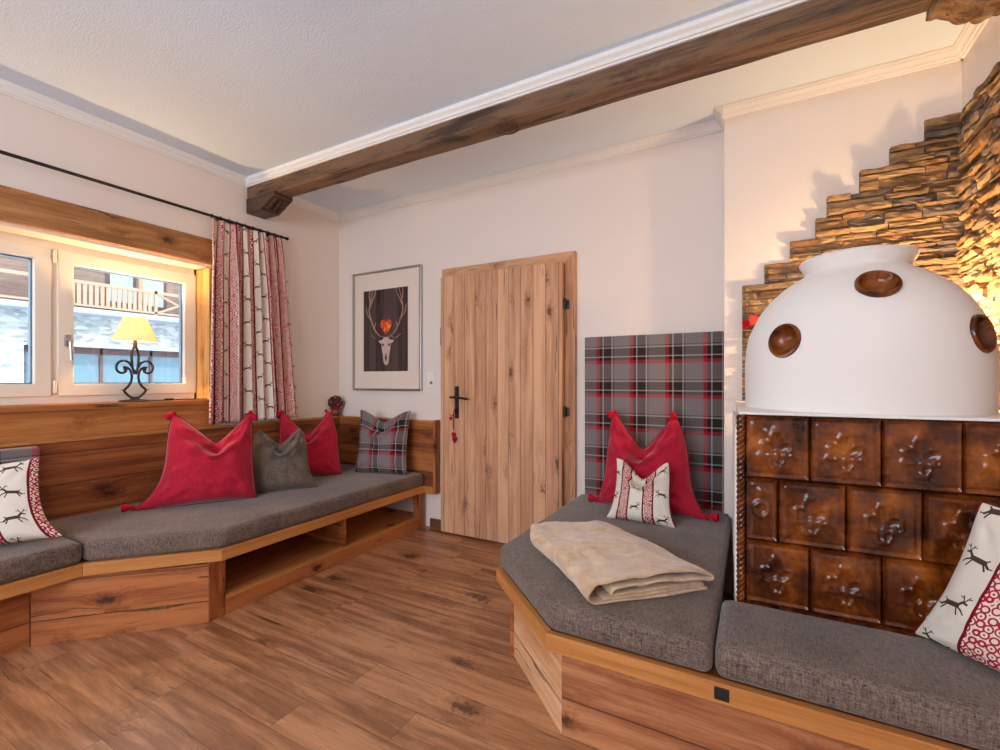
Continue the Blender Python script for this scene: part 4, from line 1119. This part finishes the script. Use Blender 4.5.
for A, B in zip(grid, grid[1:]):
    for k in range(len(path) - 1): bm.faces.new((A[k], A[k + 1], B[k + 1], B[k]))
o = obj('folded_blanket', bm, t.m, None, True)
md = o.modifiers.new('t', 'SOLIDIFY'); md.thickness = th_; md.offset = 0
md = o.modifiers.new('s', 'SUBSURF'); md.levels = 1; md.render_levels = 1
tag(o, 'folded beige fleece blanket lying on the deep cushion', 'blanket')

# ------------------------------------------------------------------ outside: the building across the street
ox = -22.0
hs = thing('building', 'chalet building across the street with wooden balcony above a stone base', 'building', (ox, 8, 0))
def stonewall():
    t = NT('pale_stone_facade', 0.9); v = t.coord()
    s_ = t.sep(v)
    c = t.voro(t.comb(s_[1], t.math('MULTIPLY', s_[2], 2.4), 0), 3.6, out='Color')
    k = t.sep(c)[0]
    t.base(t.ramp(k, [(0, srgb(128, 128, 130)), (0.5, srgb(158, 156, 154)), (1, srgb(182, 178, 172))]))
    return t.m
m_st = stonewall()
m_dk = wood('facade_boards', 'y', 'z', 0.2, dark=srgb(84, 62, 54), mid=srgb(108, 82, 70), light=srgb(126, 98, 84), knots=0, seed=2)
m_rail = plain('balcony_larch', srgb(164, 128, 104), 0.8)
m_glz = plain('shop_glazing', srgb(92, 116, 126), 0.15, 0.6)
m_wht = plain('pale_render', srgb(150, 156, 166), 0.8)
obj('stone_wall', box(ox - 1, ox, 0, 26, 2.55, 3.75), m_st, hs)
obj('stone_wall', box(ox - 1, ox, 0, 5.95, 0, 2.55), m_st, hs)
obj('stone_wall', box(ox - 1, ox, 13.0, 26, 0, 2.55), m_st, hs)
obj('upper_wall', box(ox - 1.2, ox - 0.2, 0, 26, 3.75, 8), m_dk, hs)
obj('balcony_slab', box(ox - 0.2, ox + 0.9, 0, 26, 3.62, 3.80), m_wht, hs)
obj('ledge', box(ox, ox + 0.35, 6.0, 26, 2.42, 2.58), m_wht, hs)
for a, b_ in ((8.3, 9.3), (9.4, 10.4), (13, 15)):
    w_ = obj('upper_window', box(ox - 0.2, ox - 0.15, a, b_, 4.2, 6.0), plain('window_trim_brown', srgb(80, 54, 48), 0.7), hs)
    obj('pane', box(ox - 0.15, ox - 0.13, a + 0.12, b_ - 0.12, 4.3, 5.85), plain('bright_pane', srgb(150, 160, 174), 0.3), w_)
bm = bmesh.new()
bx(bm, ox + 0.8, ox + 0.88, 0, 26, 4.66, 4.78); bx(bm, ox + 0.8, ox + 0.88, 0, 26, 3.86, 3.93)
obj('balcony_rail', bm, m_rail, hs)
bm = bmesh.new(); y = 6.4
while y < 9.35: bx(bm, ox + 0.82, ox + 0.86, y, y + 0.11, 3.92, 4.68); y += 0.17
obj('balusters', bm, m_rail, hs)['kind'] = 'stuff'
bm = bmesh.new()
for y0 in (9.6, 11.5):
    tube(bm, [(ox + 0.84, y0, 3.9), (ox + 0.84, y0 + 1.6, 4.68)], 0.05, 6); tube(bm, [(ox + 0.84, y0, 4.68), (ox + 0.84, y0 + 1.6, 3.9)], 0.05, 6)
    bx(bm, ox + 0.8, ox + 0.88, y0 - 0.1, y0, 3.8, 4.8)
obj('cross_braces', bm, m_rail, hs)
for y in (4.6, 6.9, 9.2): obj('balcony_post', box(ox + 0.2, ox + 0.34, y, y + 0.14, 3.8, 8), m_rail, hs)
gz = obj('shop_window', box(ox - 0.6, ox - 0.5, 5.95, 13, 0, 2.45), m_glz, hs)
bm = bmesh.new()
for y in (6.0, 8.2, 9.9, 11.6, 12.9): bx(bm, ox - 0.52, ox - 0.42, y, y + 0.10, 0, 2.45)
bx(bm, ox - 0.52, ox - 0.42, 5.95, 13, 2.2, 2.45)
obj('mullions', bm, plain('brown_mullion', srgb(92, 62, 60), 0.6), gz)
obj('interior_light_panel', box(ox - 0.5, ox - 0.47, 6.3, 9.7, 0.25, 0.95), m_wht, gz)
gnd = struct('ground', box(-40, XL - 0.31, -20, 40, -0.6, -0.5), plain('snowy_street', srgb(226, 230, 236), 0.9))

# ------------------------------------------------------------------ lights
def area(name, loc, rot, sx, sy, power, col, portal=False):
    l = bpy.data.lights.new(name, 'AREA'); l.shape = 'RECTANGLE'; l.size = sx; l.size_y = sy; l.energy = power; l.color = col
    if portal: l.cycles.is_portal = True
    o = bpy.data.objects.new(name, l); C.objects.link(o); o.location = loc; o.rotation_euler = rot; return o
area('fill_rear_opening', ((RX0 + RX1) / 2, YF - 0.14, (RZ0 + RZ1) / 2), (R(90), 0, 0), RX1 - RX0, RZ1 - RZ0, 56, (0.90, 0.95, 1.0))  # soft fill light added in an unseen opening of the rear wall
area('portal_window', (FX - 0.08, (WY0 + WY1) / 2, (WZ0 + WZ1) / 2), (R(90), 0, R(-90)), WY1 - WY0, WZ1 - WZ0, 1, (1, 1, 1), True)
sun = bpy.data.lights.new('sun', 'SUN'); sun.energy = 4.0; sun.angle = R(2); sun.color = (1, 0.97, 0.92)
so = bpy.data.objects.new('sun', sun); C.objects.link(so)
so.rotation_euler = Vector((-0.80, 0.35, -0.62)).to_track_quat('-Z', 'Y').to_euler()
# bulb of the window lamp and the uplight behind the stove dome
pl = bpy.data.lights.new('lamp_bulb', 'POINT'); pl.energy = 26; pl.color = (1, 0.66, 0.32); pl.shadow_soft_size = 0.012
po = bpy.data.objects.new('lamp_bulb', pl); C.objects.link(po); po.location = (lx, ly, lz + 0.497)
ul = thing('uplight', 'small warm spotlight hidden behind the stove dome', 'lamp', (0.66, 2.60, 1.078))
bm = bmesh.new(); lathe(bm, [(0, 0), (0.04, 0), (0.04, 0.012), (0.012, 0.016), (0.012, 0.22), (0.03, 0.235), (0.036, 0.29), (0.030, 0.29), (0.026, 0.245), (0, 0.24)], 20, (0.66, 2.60, 1.078))
obj('uplight_body', bm, m_black, ul, True)
pl = bpy.data.lights.new('uplight_bulb', 'POINT'); pl.energy = 44; pl.color = (1, 0.66, 0.32); pl.shadow_soft_size = 0.03
po = bpy.data.objects.new('uplight_bulb', pl); C.objects.link(po); po.location = (0.66, 2.60, 1.078 + 0.34)
# unseen globe lamp added behind the camera as fill for the ceiling
pn = thing('fill_lamp', 'white hanging globe added out of view as fill light', 'lamp', (-1.5, -0.7, 2.2))
bm = bmesh.new(); lathe(bm, [(0, 0.25), (0.05, 0.245), (0.14, 0.16), (0.17, 0.06), (0.13, -0.02), (0, -0.05)], 32, (-1.5, -0.7, 2.2))
t = NT('fill_glow'); t.base((1, .95, .9)); t.b.inputs['Emission Color'].default_value = (0.86, 0.93, 1.0, 1); t.b.inputs['Emission Strength'].default_value = 24
obj('fill_globe', bm, t.m, pn, True)
bm = bmesh.new(); tube(bm, [(-1.5, -0.7, 2.44), (-1.5, -0.7, H)], 0.004, 6); obj('cord', bm, m_black, pn, True)

w = bpy.data.worlds.new('World'); sc.world = w; w.use_nodes = True
bg = w.node_tree.nodes['Background']; bg.inputs[0].default_value = (0.72, 0.86, 1.0, 1); bg.inputs[1].default_value = 4.5

# ------------------------------------------------------------------ camera
cam = bpy.data.cameras.new('Camera'); co = bpy.data.objects.new('Camera', cam); C.objects.link(co)
co.location = (0, 0, 1.183); co.rotation_euler = (R(90), 0, R(28.95))
cam.sensor_fit = 'HORIZONTAL'; cam.sensor_width = 36; cam.lens = 36 * 461 / 1000
cam.shift_y = (380.5 - 375) / 1000
cam.clip_start = 0.02
sc.camera = co
sc.view_settings.view_transform = 'Standard'; sc.view_settings.look = 'None'
sc.view_settings.exposure = 0.0; sc.view_settings.gamma = 1; sc.view_settings.use_curve_mapping = False
sc.cycles.use_denoising = True
sc.cycles.max_bounces = 8; sc.cycles.diffuse_bounces = 5; sc.cycles.sample_clamp_indirect = 6
